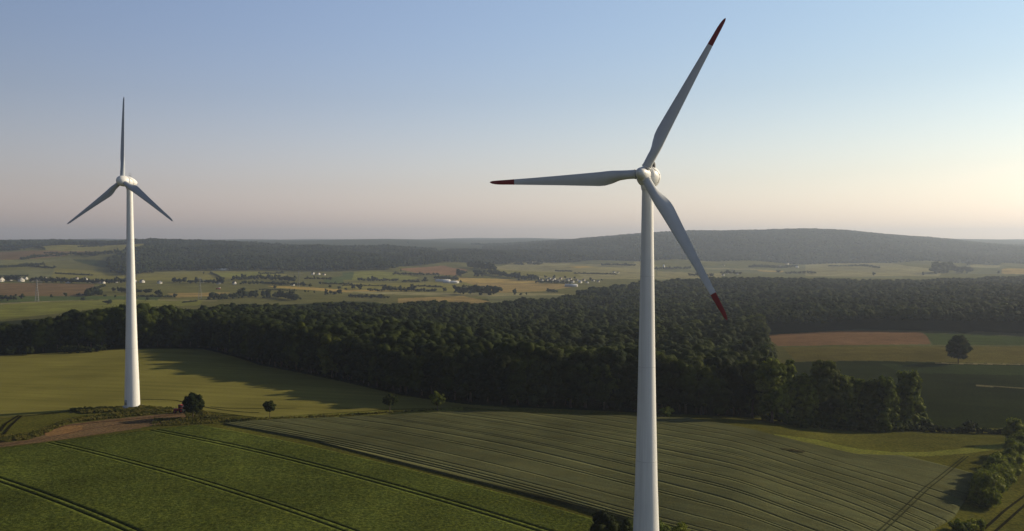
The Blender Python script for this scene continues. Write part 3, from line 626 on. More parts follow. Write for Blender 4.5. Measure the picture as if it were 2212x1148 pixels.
for i, (px, py, hh, ww, mt, lb) in enumerate([(1985,922,6.5,9,'leaf_b','rounded bush at the foot of the rightmost clump tree'),(2005,928,5,8,'leaf','dark bush at the left end of the low valley hedge'),(1690,912,6,6,'leaf_b','light green bush at the forest corner below the narrow sunlit tree'),
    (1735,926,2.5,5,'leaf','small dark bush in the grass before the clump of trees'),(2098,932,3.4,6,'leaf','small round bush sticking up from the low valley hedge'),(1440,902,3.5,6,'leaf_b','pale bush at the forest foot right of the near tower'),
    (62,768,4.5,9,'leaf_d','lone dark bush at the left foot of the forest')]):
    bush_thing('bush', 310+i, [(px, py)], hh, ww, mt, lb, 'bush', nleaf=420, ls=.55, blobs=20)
bush_thing('bush', 320, [(15,768),(38,764)], 5.5, 9, 'leaf_d', 'dark shrubs at the left edge of the picture in front of the forest', 'bush', nleaf=420, ls=.6)
bush_thing('bush', 321, [(140,764),(175,763),(215,760)], 4.5, 9, 'leaf_d', 'broad dark shrubs in front of the forest left of the far tower', 'bush', nleaf=420, ls=.6)
# shrubs round the foot of the near turbine
for i, (x, y, hh, ww, lb) in enumerate([(20.5,194,6.6,6,'dark bushy shrub at the bottom of the picture left end beside the near tower'),(25,195,7.2,6.5,'dark shrub next to the left side of the near tower foot'),
    (24,189,5.5,6,'shrub in front of the near tower foot on its left'),(37.3,193,4.6,3.8,'yellow green shrub peeping out right of the near tower foot'),(38.5,188,3.6,3.4,'small shrub lowest on the right of the near tower foot'),(33,196,6.5,5,'shrub behind the near tower foot')]):
    bush_thing('bush', 330+i, [(x, y)], hh, ww, 'leaf' if i < 3 else 'leaf_b', lb, 'bush', nleaf=2200, ls=.28, blobs=50, world=True)
bush_thing('undergrowth', 350, [(1650,908),(1700,918),(1760,925),(1840,930),(1900,934),(1960,930)], 4.2, 6, 'leaf', 'low undergrowth along the feet of the clump trees', 'undergrowth', nleaf=260, ls=.55, blobs=12)
# rough grass round the far turbine and along the track: nobody could count it
def tufts():
    rng = np.random.default_rng(9); pts = []
    regs = [([(-60,948),(60,938),(100,925),(150,905),(250,892),(262,886),(300,880),(372,889),(330,896),(230,905),(150,914),(105,935),(60,950),(-60,962)], 1500, 1.),
            ([(330,905),(405,903),(395,890),(430,886),(480,902),(560,905),(740,897),(900,887),(1000,883),(740,901),(560,909),(455,915),(330,922)], 1200, .8),
            ([(150,886),(262,882),(266,890),(180,894)], 500, 1.3), ([(300,878),(370,884),(372,890),(300,888)], 350, 1.2), ([(436,893),(455,893),(455,903),(436,904)], 40, 1.2)]
    V = []; T = []; Q = []; n = 0; protos = [crown(500+i, .7, .5, .35, 5, 40, .35, sub=0, zmin=-.3) for i in range(4)]
    for poly, cnt, sc in regs:
        P = np.array([G(*p)[:2] for p in poly]); lo, hi = P.min(0), P.max(0)
        q = rng.uniform(lo, hi, (cnt*6, 2)); q = q[pip(q[:, 0], q[:, 1], P[:, 0], P[:, 1])][:cnt]
        for p in q:
            v, t, qq = protos[rng.integers(4)]; s = sc*rng.uniform(.25, 1.0)
            V.append(v*np.array([s*1.3, s*1.3, s])+np.array([p[0], p[1], float(h(*p))])); T.append(t+n); Q.append(qq+n); n += len(v)
    o = obj('rough_grass', mesh_np('rough_grass', np.vstack(V), [np.concatenate(T), np.concatenate(Q)], M['tuft']))
    tag(o, 'rough yellow green grass tufts round the far turbine foot and along the dirt track', 'grass', None, 'stuff')
tufts()
# ---------------------------------------------------------------- the valley: far field trees, tree lines, copses
FARP = [crown(80+i, .5, .46, .52, 8, 40, .16, sub=0, zmin=-.9) for i in range(6)]
FARM = []
for v, t, q in FARP:
    FARM.append(mesh_np('crown', v, [t, q], M['leaf_d']))
tb = MB().tube((0, 0, -.05), (0, 0, .35), .05, .03, 5); TM = mesh_np('trunk', np.vstack(tb.V), [np.concatenate(f) for f in tb.F.values()], M['bark'])
def where(px): return 'far left' if px < 260 else 'left' if px < 600 else 'middle' if px < 1100 else 'right'
FT = [(142,641,12,10),(170,640,9,8),(111,644,8,8),(48,646,13,13),(180,650,14,8),(247,631,12,11),(249,643,7,6),(318,651,11,11),(295,647,8,7),(340,641,20,17),(226,642,9,6),(232,658,22,11),(239,588,5,5),(75,557,10,9),(153,553,7,10),
 (380,643,13,10),(521,634,13,11),(594,625,9,9),(659,632,6,7),(666,632,5,5),(679,634,5,6),(669,620,10,8),(713,623,11,8),(733,625,12,7),(440,593,5,7),(806,607,13,12),(918,611,16,12),(995,612,6,8),(762,626,12,11),(776,627,15,15),(747,627,8,6),(865,628,14,12),(890,629,18,15),(848,629,14,12),(961,632,10,12),
 (996,598,27,18),(1030,599,20,19),(1043,599,20,16),(866,588,4,7),(1110,638,13,16),(1125,639,9,6),(1137,638,5,7),(1160,603,8,8),(1178,602,8,8),(1197,602,9,8),(1221,602,7,7),(1241,604,8,7),(1275,606,8,7),(1300,607,6,5),(1170,572,8,6),(1127,573,7,6),(2158,592,7,8),(1994,598,5,12),(1888,596,8,9),(1681,589,12,6),
 (52,541,6,5),(1095,544,10,6),(880,527,8,6),(1030,531,14,7),(1046,532,10,6),(340,522,14,8),(352,522,10,7),(366,523,8,6),(377,522,4,7)]
for i, (px, py, w, hh) in enumerate(FT):
    g = G(px, py)
    if g is None: continue
    m = g[1]/FPX; o = empty('field_tree', (g[0], g[1], float(g[2]))); o.scale = (w*m, w*m, hh*m); o.rotation_euler[2] = i*1.7
    size = 'small' if w < 8 else 'round' if w < 14 else 'broad'
    tag(o, f'{size} dark tree standing in the distant fields on the {where(px)} of the valley', 'tree', f'distant {size} field trees {where(px)}')
    obj('crown', FARM[i % 6], o); obj('trunk', TM, o)
HR = [([(47,562),(75,557),(100,555),(142,553)],5,'tree line climbing the far left hillside'),([(160,552),(190,552),(208,553)],6,'short row of trees in the middle of the far left hillside'),([(213,551),(240,549),(290,546)],7,'tree line meeting the wooded hill on the far left'),
 ([(-30,541),(40,542)],5,'dark hedge at the left picture edge below the ridge'),([(75,536),(97,540)],4,'short dark hedge high on the far left slope'),([(170,535),(222,533)],4,'thin hedge under the far left ridge'),([(-20,580),(60,577),(118,581)],5,'dark hedge above the left village'),([(45,575),(95,573)],5,'bushy patch above the left village hedge'),
 ([(188,641),(200,634),(215,639)],11,'wedge shaped copse at the end of the brown field'),([(205,625),(227,619)],4,'shrubs on the path right of the brown field'),([(258,632),(325,634)],8,'hedge between the far tower and the broad tree'),([(300,642),(370,643)],4,'low hedge below the broad tree right of the far tower'),([(0,649),(30,650)],11,'dark shrubs at the left picture edge above the bright field'),
 ([(0,607),(45,608)],9,'trees at the left end of the left village'),([(68,609),(120,611),(190,613),(270,612)],9,'garden trees along the left village'),([(375,611),(395,612),(440,613),(480,614)],10,'thick hedge right of the left village'),([(507,606),(560,604),(600,606),(635,609)],9,'dark tree belt under the yellow green field'),([(520,615),(570,614),(610,617),(660,618)],6,'lower dark hedge under the tree belt'),
 ([(660,604),(715,605)],5,'hedge below the small farm'),([(455,590),(478,603)],2.5,'thin hedge crossing the yellow green field'),([(455,648),(540,644),(600,643),(640,650)],14,'dark copse bulging above the forest edge'),
 ([(777,608),(857,608)],6,'hedge with one higher tree left of the white roofed farm'),([(870,610),(905,611)],5,'hedge just left of the white roofed farm'),([(940,603),(985,606)],7,'trees behind the white roofed farm'),([(795,629),(830,630)],5,'low hedge in the middle of the valley'),([(832,629),(895,630)],10,'thick tree row in the middle of the valley'),([(898,630),(940,631)],6,'low bushes right of the thick tree row'),
 ([(704,637),(733,637)],8,'short dense hedge left of the valley centre'),([(755,643),(790,644),(838,646)],7,'dark hedge near the forest in the valley centre'),([(990,635),(1010,637),(1040,638),(1068,638)],17,'rounded copse on the knoll in the valley'),([(1015,578),(1040,581),(1068,585)],10,'tree group above the yellow field'),([(1060,592),(1085,598),(1115,602)],9,'dark trees sloping down to the right village'),([(1115,605),(1155,607)],11,'trees at the left end of the right village'),
 ([(850,594),(890,595),(945,595)],5,'hedge along the pinkish field'),([(1115,572),(1128,573)],5,'trees left of the upper farm'),([(1140,572),(1166,573)],6,'trees round the upper farm'),([(1185,632),(1202,633)],6,'reddish bushes near the forest edge'),([(1160,611),(1230,614)],6,'garden hedge below the right village'),
 ([(2020,592),(2045,590),(2070,590),(2092,591)],20,'hazy copse on the hillock at the far right'),([(1080,530),(1020,529)],3,'tree line on the crest left of the blue ridge'),([(1415,583),(1490,582)],5,'hazy hedge right of the near tower'),([(1560,592),(1600,593)],6,'hazy trees by the distant town'),([(1040,634),(1068,636)],5,'bushes beside the knoll'),([(395,655),(425,652)],3,'low hedge right of the pylon base'),([(0,598),(60,597)],3,'thin hedge behind the left village'),([(120,592),(200,596)],3,'thin hedge on the slope behind the village'),([(560,627),(640,629)],3,'thin hedge under the golden strip'),
 ([(740,618),(830,619)],3,'thin hedge between the two middle fields'),([(900,620),(955,622)],4,'short hedge left of the yellow field'),([(1240,592),(1330,594)],3,'hazy hedge on the pale slope'),([(1300,574),(1370,575)],4,'hazy shrubs under the blue ridge left of the near tower'),([(1620,579),(1720,576)],5,'hazy tree belt at the foot of the blue ridge'),
 ([(1790,576),(1900,580)],3,'hazy hedge in the pale field under the ridge'),([(1700,592),(1760,591)],5,'hazy bushes above the forest on the right'),([(1490,596),(1540,598)],6,'hazy trees behind the lower blade'),([(2092,573),(2160,572)],5,'dark trees on the crest of the far right field'),([(1000,620),(1050,622)],3,'small bushes in the tan field'),
 ([(560,593),(612,592)],4,'bushes at the right end of the yellow green field'),([(690,614),(760,616)],4,'thin tree row left of the valley centre'),([(95,548),(215,546)],3,'thin hedge between two far left fields'),([(290,577),(330,590)],6,'trees at the foot of the wooded hill'),([(1200,587),(1235,588)],3,'bushes in the pale slope field'),([(905,567),(1000,560)],5,'trees at the foot of the hill in the middle')]
for i, (pts, hp_, lb) in enumerate(HR):
    g = G(*pts[0]); m = g[1]/FPX
    bush_thing('tree_line' if 'copse' not in lb else 'copse', 400+i, pts, hp_*m*1.25, hp_*m*1.7, 'leaf_d', lb, 'trees', nleaf=14, ls=hp_*m*.22, blobs=5, step=.55)
# ---------------------------------------------------------------- houses
def house(px, py, w_px, h_px, wall, roof, label, group, ratio=.75, rz=None, seed=0, windows=True):
    g = G(px, py); m = g[1]/FPX; rng = np.random.default_rng(seed+int(px*7)); W = max(8, w_px*m); H = max(5, h_px*m); D = W*ratio; e = H*.55; rz = rng.uniform(.6, 1.2) if rz is None else rz
    o = empty('house', (g[0], g[1], float(g[2])), rz); tag(o, label, 'house', group)
    # gable turned to the viewer: walls with pointed ends, roof slabs with eaves, dark windows
    wv = np.array([[-W/2,-D/2,-2],[W/2,-D/2,-2],[W/2,-D/2,e],[0,-D/2,H],[-W/2,-D/2,e],[-W/2,D/2,-2],[W/2,D/2,-2],[W/2,D/2,e],[0,D/2,H],[-W/2,D/2,e]])
    obj('wall', mesh_np('wall', wv, [np.array([[0,1,2,3,4],[6,5,9,8,7]]), np.array([[1,6,7,2],[5,0,4,9]])], M[wall]), o)
    mb = MB()
    for s in (-1, 1):
        a = np.array([s*(W/2+.5), 0, e-.5*(H-e)/(W/2)]); b = np.array([0, 0, H+.02]); t = np.array([0, 0, .28]); y = np.array([0, D/2+.5, 0])
        mb.add(np.array([a-y, b-y, b+y, a+y, a-y+t, b-y+t, b+y+t, a+y+t]), np.array([[0,1,2,3],[4,7,6,5],[0,4,5,1],[3,2,6,7],[0,3,7,4]]))
    mb.build('roof', M[roof], o)
    if windows:
        for k in (-1, 1): MB().box(k*W*.22, -D/2-.02, e*.5, W*.12, .08, e*.3).build('window', M['glass'], o)
    return o
HL = [(2,609,11,10,'wall','roof','white gabled house cut by the left picture edge'),(46,609,11,10,'wall','roof','big white gabled house left of the left village'),(56,604,4,6,'wall','roof_d','narrow white house behind the big white gabled house'),(82,608,6,4,'wall','roof_d','low white house at the left end of the village row'),(91,607,7,6,'wall','roof_d','white house in the village row beside the mast'),
 (98,605,6,6,'wall','roof','white house topping the village row beside the mast'),(110,608,6,5,'wall_c','roof','cream house among the village trees'),(130,606,5,6,'wall','roof','slim white house amid the village trees'),(147,612,8,4,'wall','roof','low white house standing in front of the village'),(157,606,5,5,'wall_g','roof_d','grey house amid the village trees'),(166,604,5,5,'wall_g','roof','small grey house behind the village trees'),
 (184,606,8,7,'wall','roof','white house with lit gable near the village centre'),(194,611,7,5,'wall_c','roof_d','cream house in front of the village centre'),(206,612,8,3,'wall_c','roof','long low cream house at the village edge'),(216,613,6,5,'wall_c','roof','cream house left of the bright white village house'),(223,613,7,5,'wall','roof_d','bright white house at the village edge'),(232,610,8,4,'wall_g','roof','long grey house with brown roof'),(241,609,6,5,'wall_c','roof_d','cream house close to the far tower'),
 (250,611,5,4,'wall_g','roof','grey house close to the far tower'),(262,608,10,6,'wall_g','roof_d','wide dark roofed house beside the far tower'),(291,611,6,7,'wall','roof_d','white house directly right of the far tower'),(307,611,9,7,'wall','roof_d','white gabled house second right of the far tower'),(345,613,9,7,'wall','roof_d','white gabled house third right of the far tower'),
 (472,614,6,5,'wall_g','roof_d','small grey house at the hedge corner'),(506,615,6,7,'wall','roof_d','white gabled house below the tree belt'),(632,617,4,5,'wall','roof_d','tiny white house left of the second mast'),(676,594,6,6,'wall','roof_d','white house of the small farm beside the second mast'),(688,594,6,5,'wall','roof','second white house of the small farm beside the second mast'),
 (477,584,14,4,'wall','roof_w','long white building at the foot of the wooded hill'),(957,609,14,5,'wall','roof_w','long white roofed barn of the valley farm, left one'),(965,612,7,5,'wall','roof_w','small white barn between the two long barns'),(975,612,14,5,'wall','roof_w','long white roofed barn of the valley farm, right one'),
 (1148,570,8,4,'wall_g','roof_w','pale roofed farm building near the blue ridge'),(1181,609,6,6,'wall','roof_d','white house left in the right village'),(1193,609,5,6,'wall','roof','white house centre left in the right village'),(1197,605,4,5,'wall','roof_d','upper white house in the right village'),(1170,608,7,5,'wall_g','roof_d','dark roofed house at the left end of the right village'),(1205,609,8,5,'wall_g','roof','brown roofed house in the middle of the right village'),
 (1218,610,5,5,'wall','roof','white house right of the middle in the right village'),(1226,607,7,5,'wall_g','roof_d','dark roofed house behind the right village'),(1236,611,8,6,'wall_g','roof','wide brown roofed house in the right village'),(1253,612,7,6,'wall','roof_w','bright white house near the right end of the right village'),(1268,612,5,4,'wall','roof_d','small white house at the right end of the right village'),(1281,608,6,4,'wall_g','roof_d','grey house furthest right in the right village'),(1163,604,5,4,'wall_c','roof','cream house among trees left in the right village'),(1187,604,5,4,'wall_g','roof_d','small grey house on the upper side of the right village'),(1211,604,5,4,'wall_c','roof','cream house on the upper side of the right village'),(1232,605,5,4,'wall_c','roof_d','cream house behind the wide brown roofed house'),
 (1246,607,5,4,'wall_g','roof','brown roofed house left of the bright white village house'),(1261,607,5,4,'wall_c','roof','cream house right of the bright white village house'),(1292,610,4,4,'wall_c','roof_d','last little house by the forest beyond the right village'),(120,606,5,5,'wall_c','roof','cream house with brown roof in the left village trees'),(139,607,5,4,'wall_g','roof','brown roofed house in the left village trees'),(176,607,6,4,'wall_g','roof_d','dark roofed house left of the lit gable'),
 (202,608,5,4,'wall_c','roof','small cream house right of the lit gable'),(68,608,5,4,'wall_g','roof','brown roofed house right of the big white gabled house'),(22,607,6,4,'wall_g','roof_d','dark roofed house near the left picture edge'),(700,595,5,4,'wall_c','roof_d','cream shed of the small farm beside the second mast'),(1234,620,12,6,'wall_g','roof_w','long pale hall below the right village'),
 (1326,590,5,3,'wall','roof_d','tiny white house in the fields left of the near tower'),(1335,591,5,3,'wall','roof_d','second tiny white house in the fields left of the near tower'),(1434,578,4,6,'wall','roof_w','small white building right of the near tower'),(1540,608,6,6,'wall','roof_w','bright white house beside the lower blade'),(1583,588,4,4,'wall','roof_d','white house in the hazy distant town'),(1562,596,4,4,'wall','roof_d','white house left of the hazy distant town'),
 (1563,575,5,3,'wall_c','roof_d','pale house under the blue ridge'),(1722,579,6,4,'wall','roof_w','white building under the blue ridge'),(1700,572,7,4,'wall_c','roof_d','cream building under the blue ridge'),(1685,576,5,3,'wall_g','roof_d','grey house under the blue ridge'),(1660,578,5,3,'wall_g','roof_d','grey house left under the blue ridge'),(1572,592,5,4,'wall_g','roof','brown roofed house in the hazy distant town'),(1592,594,5,4,'wall_g','roof_d','dark roofed house in the hazy distant town'),(1470,624,0,0,'','','')]
for i, (px, py, w, hh, wl_, rf, lb) in enumerate(HL):
    if w: house(px, py, w, hh, wl_, rf, lb, 'houses of the distant villages and farms', ratio=2.2 if 'long' in lb else .8, rz=1.25 if 'long' in lb else None, seed=i)
# red and white thing in the field
def farm_cart():
    g = G(471, 626); o = empty('farm_trailer', (g[0], g[1], float(g[2])), .1); tag(o, 'tiny red and white farm trailer out in the green field below the long hedge', 'trailer')
    MB().box(0, 0, 2.0, 9, 2.8, 2.2).build('body', M['red'], o); MB().box(3.4, 0, 4.0, 3.4, 2.8, 1.6).build('load', M['roof_w'], o)
    for x in (-3, 2.6): MB().tube((x, -1.5, .6), (x, 1.5, .6), .6, n=14).build('wheel', M['tyre'], o)
farm_cart()
# ---------------------------------------------------------------- lattice masts
def mast(px, py, h_px, label):
    g = G(px, py); H = h_px*g[1]/FPX; o = empty('power_pylon', (g[0], g[1], float(g[2])), .3); tag(o, label, 'pylon', 'power pylons in the valley')
    m = MB(); b, tt = H*.075, H*.018; nseg = 9
    def w(z): return b+(tt-b)*min(1, z/(H*.8)) if z < H*.8 else tt
    zs = np.linspace(0, H, nseg+1)
    for a in range(nseg):
        z0, z1 = zs[a], zs[a+1]
        c0 = [(sx*w(z0), sy*w(z0), z0) for sx, sy in ((1,1),(-1,1),(-1,-1),(1,-1))]; c1 = [(sx*w(z1), sy*w(z1), z1) for sx, sy in ((1,1),(-1,1),(-1,-1),(1,-1))]
        for k in range(4): m.tube(c0[k], c1[k], .16, n=4); m.tube(c0[k], c1[(k+1) % 4], .09, n=4); m.tube(c0[(k+1) % 4], c1[k], .09, n=4)
    m.build('lattice_tower', M['grey'], o)
    for z, L in ((H*.78, H*.20), (H*.88, H*.26), (H*.97, H*.15)):
        c = MB(); c.tube((-L, 0, z), (L, 0, z), .16, n=4); c.tube((-L, 0, z), (0, 0, z+H*.03), .1, n=4); c.tube((L, 0, z), (0, 0, z+H*.03), .1, n=4)
        ca = c.build('crossarm', M['grey'], o)
        for x in (-L, L): MB().tube((x, 0, z), (x, 0, z-H*.035), .14, n=6).build('insulator', M['dark'], ca)
mast(80, 652, 48, 'pale thin power pylon in front of the left village'); mast(645, 621, 34, 'grey power pylon beside the small farm in the middle left'); mast(432, 648, 48, 'very faint power pylon between the far turbine and the middle')

# ---------------------------------------------------------------- wind turbines
def interp_prof(z, P): P = np.array(P); return np.array([np.interp(z, P[:, 0], P[:, i]) for i in range(1, P.shape[1])])
def blade_mesh(L=35.0, sign=1, tipred=True, bm='blade'):
    # span along +Z, trailing edge towards +X (in the rotor plane), -Y is upwind
    zs = np.concatenate([np.linspace(1.6, 10, 16), np.linspace(11, 33.6, 26), [34.1, 34.5, 34.8, 34.95, 35.0]])
    prof = [(1.6,1.9,1.0,.5,30),(3.2,1.9,1.0,.5,28),(5,2.15,.80,.46,24),(6.6,2.75,.55,.38,19),(8.2,3.05,.40,.32,15),(9.5,3.0,.33,.30,12),(13,2.65,.25,.30,9),(18,2.15,.21,.30,6),(24,1.62,.18,.30,3),(29,1.22,.17,.32,1.5),(32.5,.98,.16,.34,.5),(33.8,.82,.16,.38,0),(34.5,.58,.16,.45,0),(34.9,.30,.16,.5,0),(35,.10,.16,.5,0)]
    n = 24; V = []; t = np.arange(n)*2*math.pi/n
    for z in zs:
        ch, th, le, tw = interp_prof(z, prof); a = R(tw)
        r = np.clip((z-3.2)/4.5, 0, 1); r = r*r*(3-2*r)
        x01 = (1-np.cos(t))/2                      # 0 leading, 1 trailing
        yt = .5*th*ch*np.sin(t)*(np.where(True, 1-r, 1)+r*np.clip(2.2*(1-x01)**.8*(x01+.12)**.35, 0, 1.1))
        x = (x01-le)*ch; y = yt+r*.02*ch
        X = x*math.cos(a)-y*math.sin(a); Y = x*math.sin(a)+y*math.cos(a)
        V.append(np.column_stack([X, Y+0*t, np.full(n, z)]))
    V = np.vstack(V); i = np.arange(n); j = (i+1) % n
    F = np.concatenate([np.stack([k*n+i, k*n+j, (k+1)*n+j, (k+1)*n+i], 1) for k in range(len(zs)-1)])
    zr = np.repeat([(zs[k]+zs[k+1])/2 for k in range(len(zs)-1)], n)
    F2 = np.array([[(len(zs)-1)*n+i for i in range(n)]]); F0 = np.array([list(range(n))[::-1]])
    red = zr > 28.9 if tipred else zr > 99
    def sub(mask, mat, caps): 
        f = F[mask]; used = np.unique(f); 
        for c in caps: used = np.unique(np.concatenate([used, c.ravel()]))
        mp = np.full(len(V), -1); mp[used] = np.arange(len(used)); return mesh_np('blade', V[used], [mp[f]]+[mp[c] for c in caps], M[mat], True)
    if tipred: return sub(~red, bm, [F0]), sub(red, 'red', [F2])
    return sub(~red, bm, [F0, F2]), None
from mathutils import Matrix, Vector
def turbine(hub_px, D, yaw, tilt, phase, tipred, bm, label, antenna, Rs=2.28, Rn=2.28, back_end=7.5):
    hub = at(*hub_px, D); n = np.array([-math.sin(yaw)*math.cos(tilt), -math.cos(yaw)*math.cos(tilt), math.sin(tilt)])
    r = np.cross(n, [0, 0, 1]); r /= np.linalg.norm(r); u = np.cross(r, n); back = -n
    tp = hub+back*3.6; gz = float(h(tp[0], tp[1])); root = empty('wind_turbine', (tp[0], tp[1], gz)); tag(root, label, 'wind turbine')
    o0 = np.array([tp[0], tp[1], gz]); Ht = tp[2]-gz-1.9
    V, F = revolve([(3.05, -1), (3.02, 0), (2.42, Ht*.20), (2.0, Ht*.40), (1.66, Ht*.62), (1.35, Ht*.85), (1.17, Ht-.05), (1.17, Ht)] if Ht < 85 else [(3.1, -1), (3.1, 0), (2.80, Ht*.12), (2.4, Ht*.26), (2.0, Ht*.45), (1.62, Ht*.68), (1.35, Ht*.86), (1.18, Ht-.05), (1.18, Ht)], 64)
    TZ, TR = V[::64, 2].copy(), np.hypot(V[::64, 0], V[::64, 1])
    tw = obj('tower', mesh_np('tower', V, F, M['tower'], True), root)
    fl = MB()
    for f in (.26, .50, .76):
        zz = Ht*f; rr = np.interp(zz, [0, Ht*.45, Ht], [3.02, 1.95, 1.17])
    V, F = revolve([(0, -.6), (4.6, -.6), (4.6, .25), (3.0, .25)], 48); obj('foundation', mesh_np('foundation', V, F, M['wall_g'], True), root)
    for k_, f_ in enumerate((.27, .52, .76)):
        zz = Ht*f_; i0 = np.argsort(V[:, 2]); rr = np.interp(zz, TZ, TR); Vr, Fr = revolve([(rr, zz-.12), (rr+.012, zz-.10), (rr+.012, zz+.10), (rr, zz+.12)], 64); obj('section_joint', mesh_np('section_joint', Vr, Fr, M['joint'], True), tw)
    dr = MB(); dr.box(-1.5, -2.75, 2.3, 1.0, .5, 2.1, rz=-.45); dd = dr.build('door', M['grey'], tw); MB().box(-1.75, -3.06, 2.2, .12, .1, .3, rz=-.45).build('handle', M['dark'], dd)
    # local frame of the machine head: X=-r (viewer's right), Y=back, Z=u
    Mx = Matrix(((-r[0], back[0], u[0]), (-r[1], back[1], u[1]), (-r[2], back[2], u[2])))
    headloc = hub-o0
    def place(o, rot=Matrix.Identity(3)): o.matrix_local = Matrix.Translation(Vector(headloc)) @ (Mx @ rot).to_4x4(); return o
    # egg profile: distance along the axis from the rotor plane (negative = nose)
    def egg(y0, y1, kk=26):
        P = []; 
        for y in np.linspace(y0, y1, kk):
            if y <= .6: rr = Rs*math.sqrt(max(0, 1-((.6-y)/3.3)**2.2))
            elif y < 1.6: rr = Rs*(1-.03*(y-.6))
            else: rr = Rn*max(0, 1-((y-.6)/(back_end-.6))**2.3)**.62*(1 if Rn == Rs else min(1, .86+.14*(y-1.6)/.8))
            if Rn != Rs and y >= 1.6: rr = Rn*max(0, 1-abs((y-4.2)/(back_end-4.2))**2.3)**.5
            P.append((rr, y))
        return P
    def rev_y(P, nn=48):
        V, F = revolve(P, nn); V = V[:, [0, 2, 1]]; return V, F[:, ::-1]
    V, F = rev_y(egg(-2.7, 1.55)); place(obj('spinner', mesh_np('spinner', V, F, M['white'], True), root))
    V, F = rev_y([(Rs*.9, 1.5), (Rs*.9, 1.85)]); sm = place(obj('seam_ring', mesh_np('seam_ring', V, F, M['seam'], True), root))
    V, F = rev_y([(0, 1.7)]+egg(1.72, back_end)); na = place(obj('nacelle', mesh_np('nacelle', V, F, M['white'], True), root))
    # neck between nacelle and tower, hatch outline, roof gear
    V, F = revolve([(1.25, -2.9), (1.45, -1.9), (1.45, -.8)], 40); nk = obj('yaw_neck', mesh_np('yaw_neck', V+np.array([0, 3.6, 0]), F, M['white'], True), root); place(nk)
    def P3(a, y): 
        rr = egg(y, y, 1)[0][0]+.02; return (rr*math.cos(a), y, rr*math.sin(a))
    hm = MB(); path = [P3(.95, 2.3), P3(.55, 2.5), P3(.35, 3.2), P3(.15, 4.0), P3(-.25, 4.2), P3(-.6, 4.1)]
    for a_, b_ in zip(path[:-1], path[1:]): hm.tube(a_, b_, .07, n=6)
    place(hm.build('hatch_seam', M['seam'], root))
    top = egg(3.6, 3.6, 1)[0][0]
    if antenna:
        am = MB(); z = top
        for x in (-.55, .55): am.tube((x, 3.7, z-.3), (x, 3.7, z+1.1), .06, n=6)
        am.tube((-.55, 3.7, z+.7), (.55, 3.7, z+.7), .06, n=6)
        tt = np.linspace(0, math.pi, 9)
        for a_, b_ in zip(tt[:-1], tt[1:]): am.tube((.55*math.cos(a_), 3.7, z+1.1+.6*math.sin(a_)), (.55*math.cos(b_), 3.7, z+1.1+.6*math.sin(b_)), .05, n=5)
        ins = place(am.build('sensor_frame', M['grey'], root))
    else:
        V, F = revolve([(.52, top-.35), (.52, top+.35), (.44, top+.72), (.22, top+.98), (0, top+1.02)], 20)
        place(obj('warning_light', mesh_np('warning_light', V+np.array([1.2, 3.3, -.35]), F, M['dark'], True), root))
        am = MB(); am.tube((.8, 4.1, top-.6), (.8, 4.1, top+.35), .05, n=6); am.tube((.5, 4.1, top+.3), (1.1, 4.1, top+.3), .04, n=6); place(am.build('wind_sensor', M['grey'], root))
    Vc, Fc = revolve([(.95, 1.45), (1.03, 1.47), (1.03, 1.72), (.95, 1.75)], 28); cmsh = mesh_np('root_collar', Vc, Fc, M['joint'], True)
    bmsh, rmsh = blade_mesh(35, 1, tipred, bm); cone = .035
    for k in range(3):
        a = phase+k*2*math.pi/3           # counter-clockwise for the viewer, from up
        # span dir in local: up=Z, viewer's left=-X
        rot = Matrix.Rotation(-a, 3, 'Y')  # turns +Z towards -X
        # trailing edge is on the counter-clockwise side: local -X when the blade points up
        flip = Matrix(((-1, 0, 0), (0, 1, 0), (0, 0, 1)))
        b = bpy.data.objects.new('blade', bmsh); link(b, root); coneM = Matrix.Rotation(cone, 3, 'X')
        b.matrix_local = Matrix.Translation(Vector(headloc)) @ (Mx @ rot @ flip @ coneM).to_4x4()
        link(bpy.data.objects.new('root_collar', cmsh), b)
        if rmsh:
            rr = bpy.data.objects.new('blade_tip', rmsh); link(rr, b); rr['label'] = 'red painted blade tip'
    return root
turbine((1388.5,376), 184, R(25), .08, R(-28.4), True, 'blade', 'nearer and larger white wind turbine with red tipped blades on the right', False, 1.42, 2.45, 7.6)
turbine((264.5,391), 365, R(25), .08, R(.6), False, 'blade_g', 'smaller farther white wind turbine with plain grey blades on the left', True)

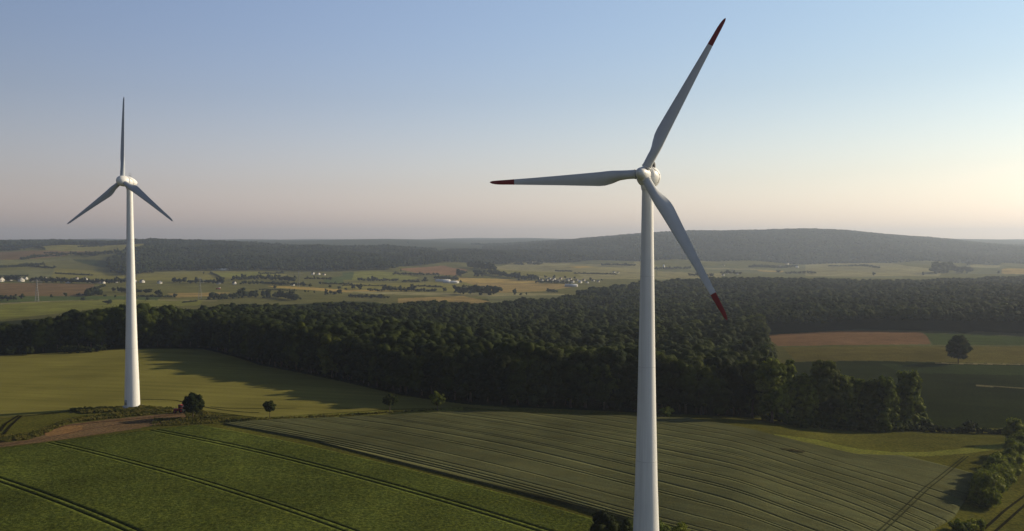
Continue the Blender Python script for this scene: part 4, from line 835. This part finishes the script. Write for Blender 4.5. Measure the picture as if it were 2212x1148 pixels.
# ---------------------------------------------------------------- vehicle by the round tree
def tractor():
    g = G(386, 892.5); o = empty('tractor', (g[0], g[1], float(g[2])+.05), R(8)); tag(o, 'dark red tractor seen from the side on the dirt track beside the round tree', 'tractor')
    b = MB(); b.box(-.95, 0, 1.25, 1.9, 1.0, .95); b.box(-1.75, 0, 1.15, .35, .9, .75); b.box(.35, 0, .95, 2.6, .7, .5); body = b.build('body', M['red'], o)
    c = MB(); c.box(.75, 0, 1.75, 1.6, 1.45, .75); c.box(.75, 0, 3.25, 1.75, 1.6, .18); cabn = c.build('cab', M['red'], o)
    for x in (0, 1.5):
        for y in (-.68, .68): MB().box(x, y, 2.65, .12, .1, 1.1).build('pillar', M['red'], cabn)
    MB().box(.75, 0, 2.64, 1.36, 1.26, 1.0).build('window', M['glass'], cabn)
    for x, r_, w_ in ((1.2, .95, .5), (-1.35, .62, .4)):
        for y in (-.95, .95):
            wv = MB().tube((x, y-w_/2, r_), (x, y+w_/2, r_), r_, n=24).build('wheel', M['tyre'], o); MB().tube((x, y-w_/2-.03, r_), (x, y+w_/2+.03, r_), r_*.5, n=18).build('rim', M['red'], wv)
    MB().tube((-.9, -.35, 1.6), (-.9, -.35, 2.8), .07, n=8).build('exhaust', M['dark'], o)
    g2 = G(396, 892); t = empty('trailer', (g2[0]+.6, g2[1]+.4, float(g2[2])+.05), R(8)); tag(t, 'pale grey trailer half hidden between the red tractor and the round tree', 'trailer')
    MB().box(0, 0, 1.75, 2.6, 2.0, 1.7).build('body', M['trailer'], t)
    for y in (-.95, .95): MB().tube((0, y-.15, .5), (0, y+.15, .5), .5, n=18).build('wheel', M['tyre'], t)
    MB().box(-1.7, 0, .8, 1.0, .15, .12).build('drawbar', M['dark'], t)
tractor()
# ---------------------------------------------------------------- flattened dark patch in the cereal
def patch():
    g = G(1716, 979); rng = np.random.default_rng(4); n = 22; a = np.linspace(0, 2*math.pi, n, endpoint=False)
    rr = 1+.25*rng.standard_normal(n); x = g[0]+2.6*rr*np.cos(a)+1.2*np.cos(a)**3; y = g[1]+1.3*rr*np.sin(a)-.5*np.cos(a)
    V = np.column_stack([x, y, h(x, y)+.98]); V = np.vstack([V, [[g[0], g[1], float(h(g[0], g[1]))+.98]]]); i = np.arange(n)
    tag(obj('bare_patch', mesh_np('bare_patch', V, np.stack([i, (i+1) % n, np.full(n, n)], 1), M['soil'], False, np.tile((.03, .025, .012), (n+1, 1)))), kind='structure')
patch()
# ---------------------------------------------------------------- air
def haze():
    v, f = quads_box(0, 0, 0, 33000, 33000, 100)
    zlo, zhi = -40, 330
    v[:, 2] = np.where(v[:, 2] < v[:, 2].mean(), zlo, zhi)
    me = mesh_np('haze', v, f); m = bpy.data.materials.new('haze_air'); m.use_nodes = True; m.node_tree.nodes.clear()
    o_ = m.node_tree.nodes.new('ShaderNodeOutputMaterial'); p = m.node_tree.nodes.new('ShaderNodeVolumePrincipled')
    p.inputs['Color'].default_value = HAZE_COL; p.inputs['Density'].default_value = HAZE_D; p.inputs['Anisotropy'].default_value = HAZE_G
    m.node_tree.links.new(p.outputs[0], o_.inputs['Volume']); me.materials.append(m)
    tag(obj('haze', me), 'pale blue haze filling the whole valley air', 'haze', None, 'stuff')
HAZE_COL, HAZE_D, HAZE_G = (.67, .78, .97, 1), 7.6e-5, .35
haze()
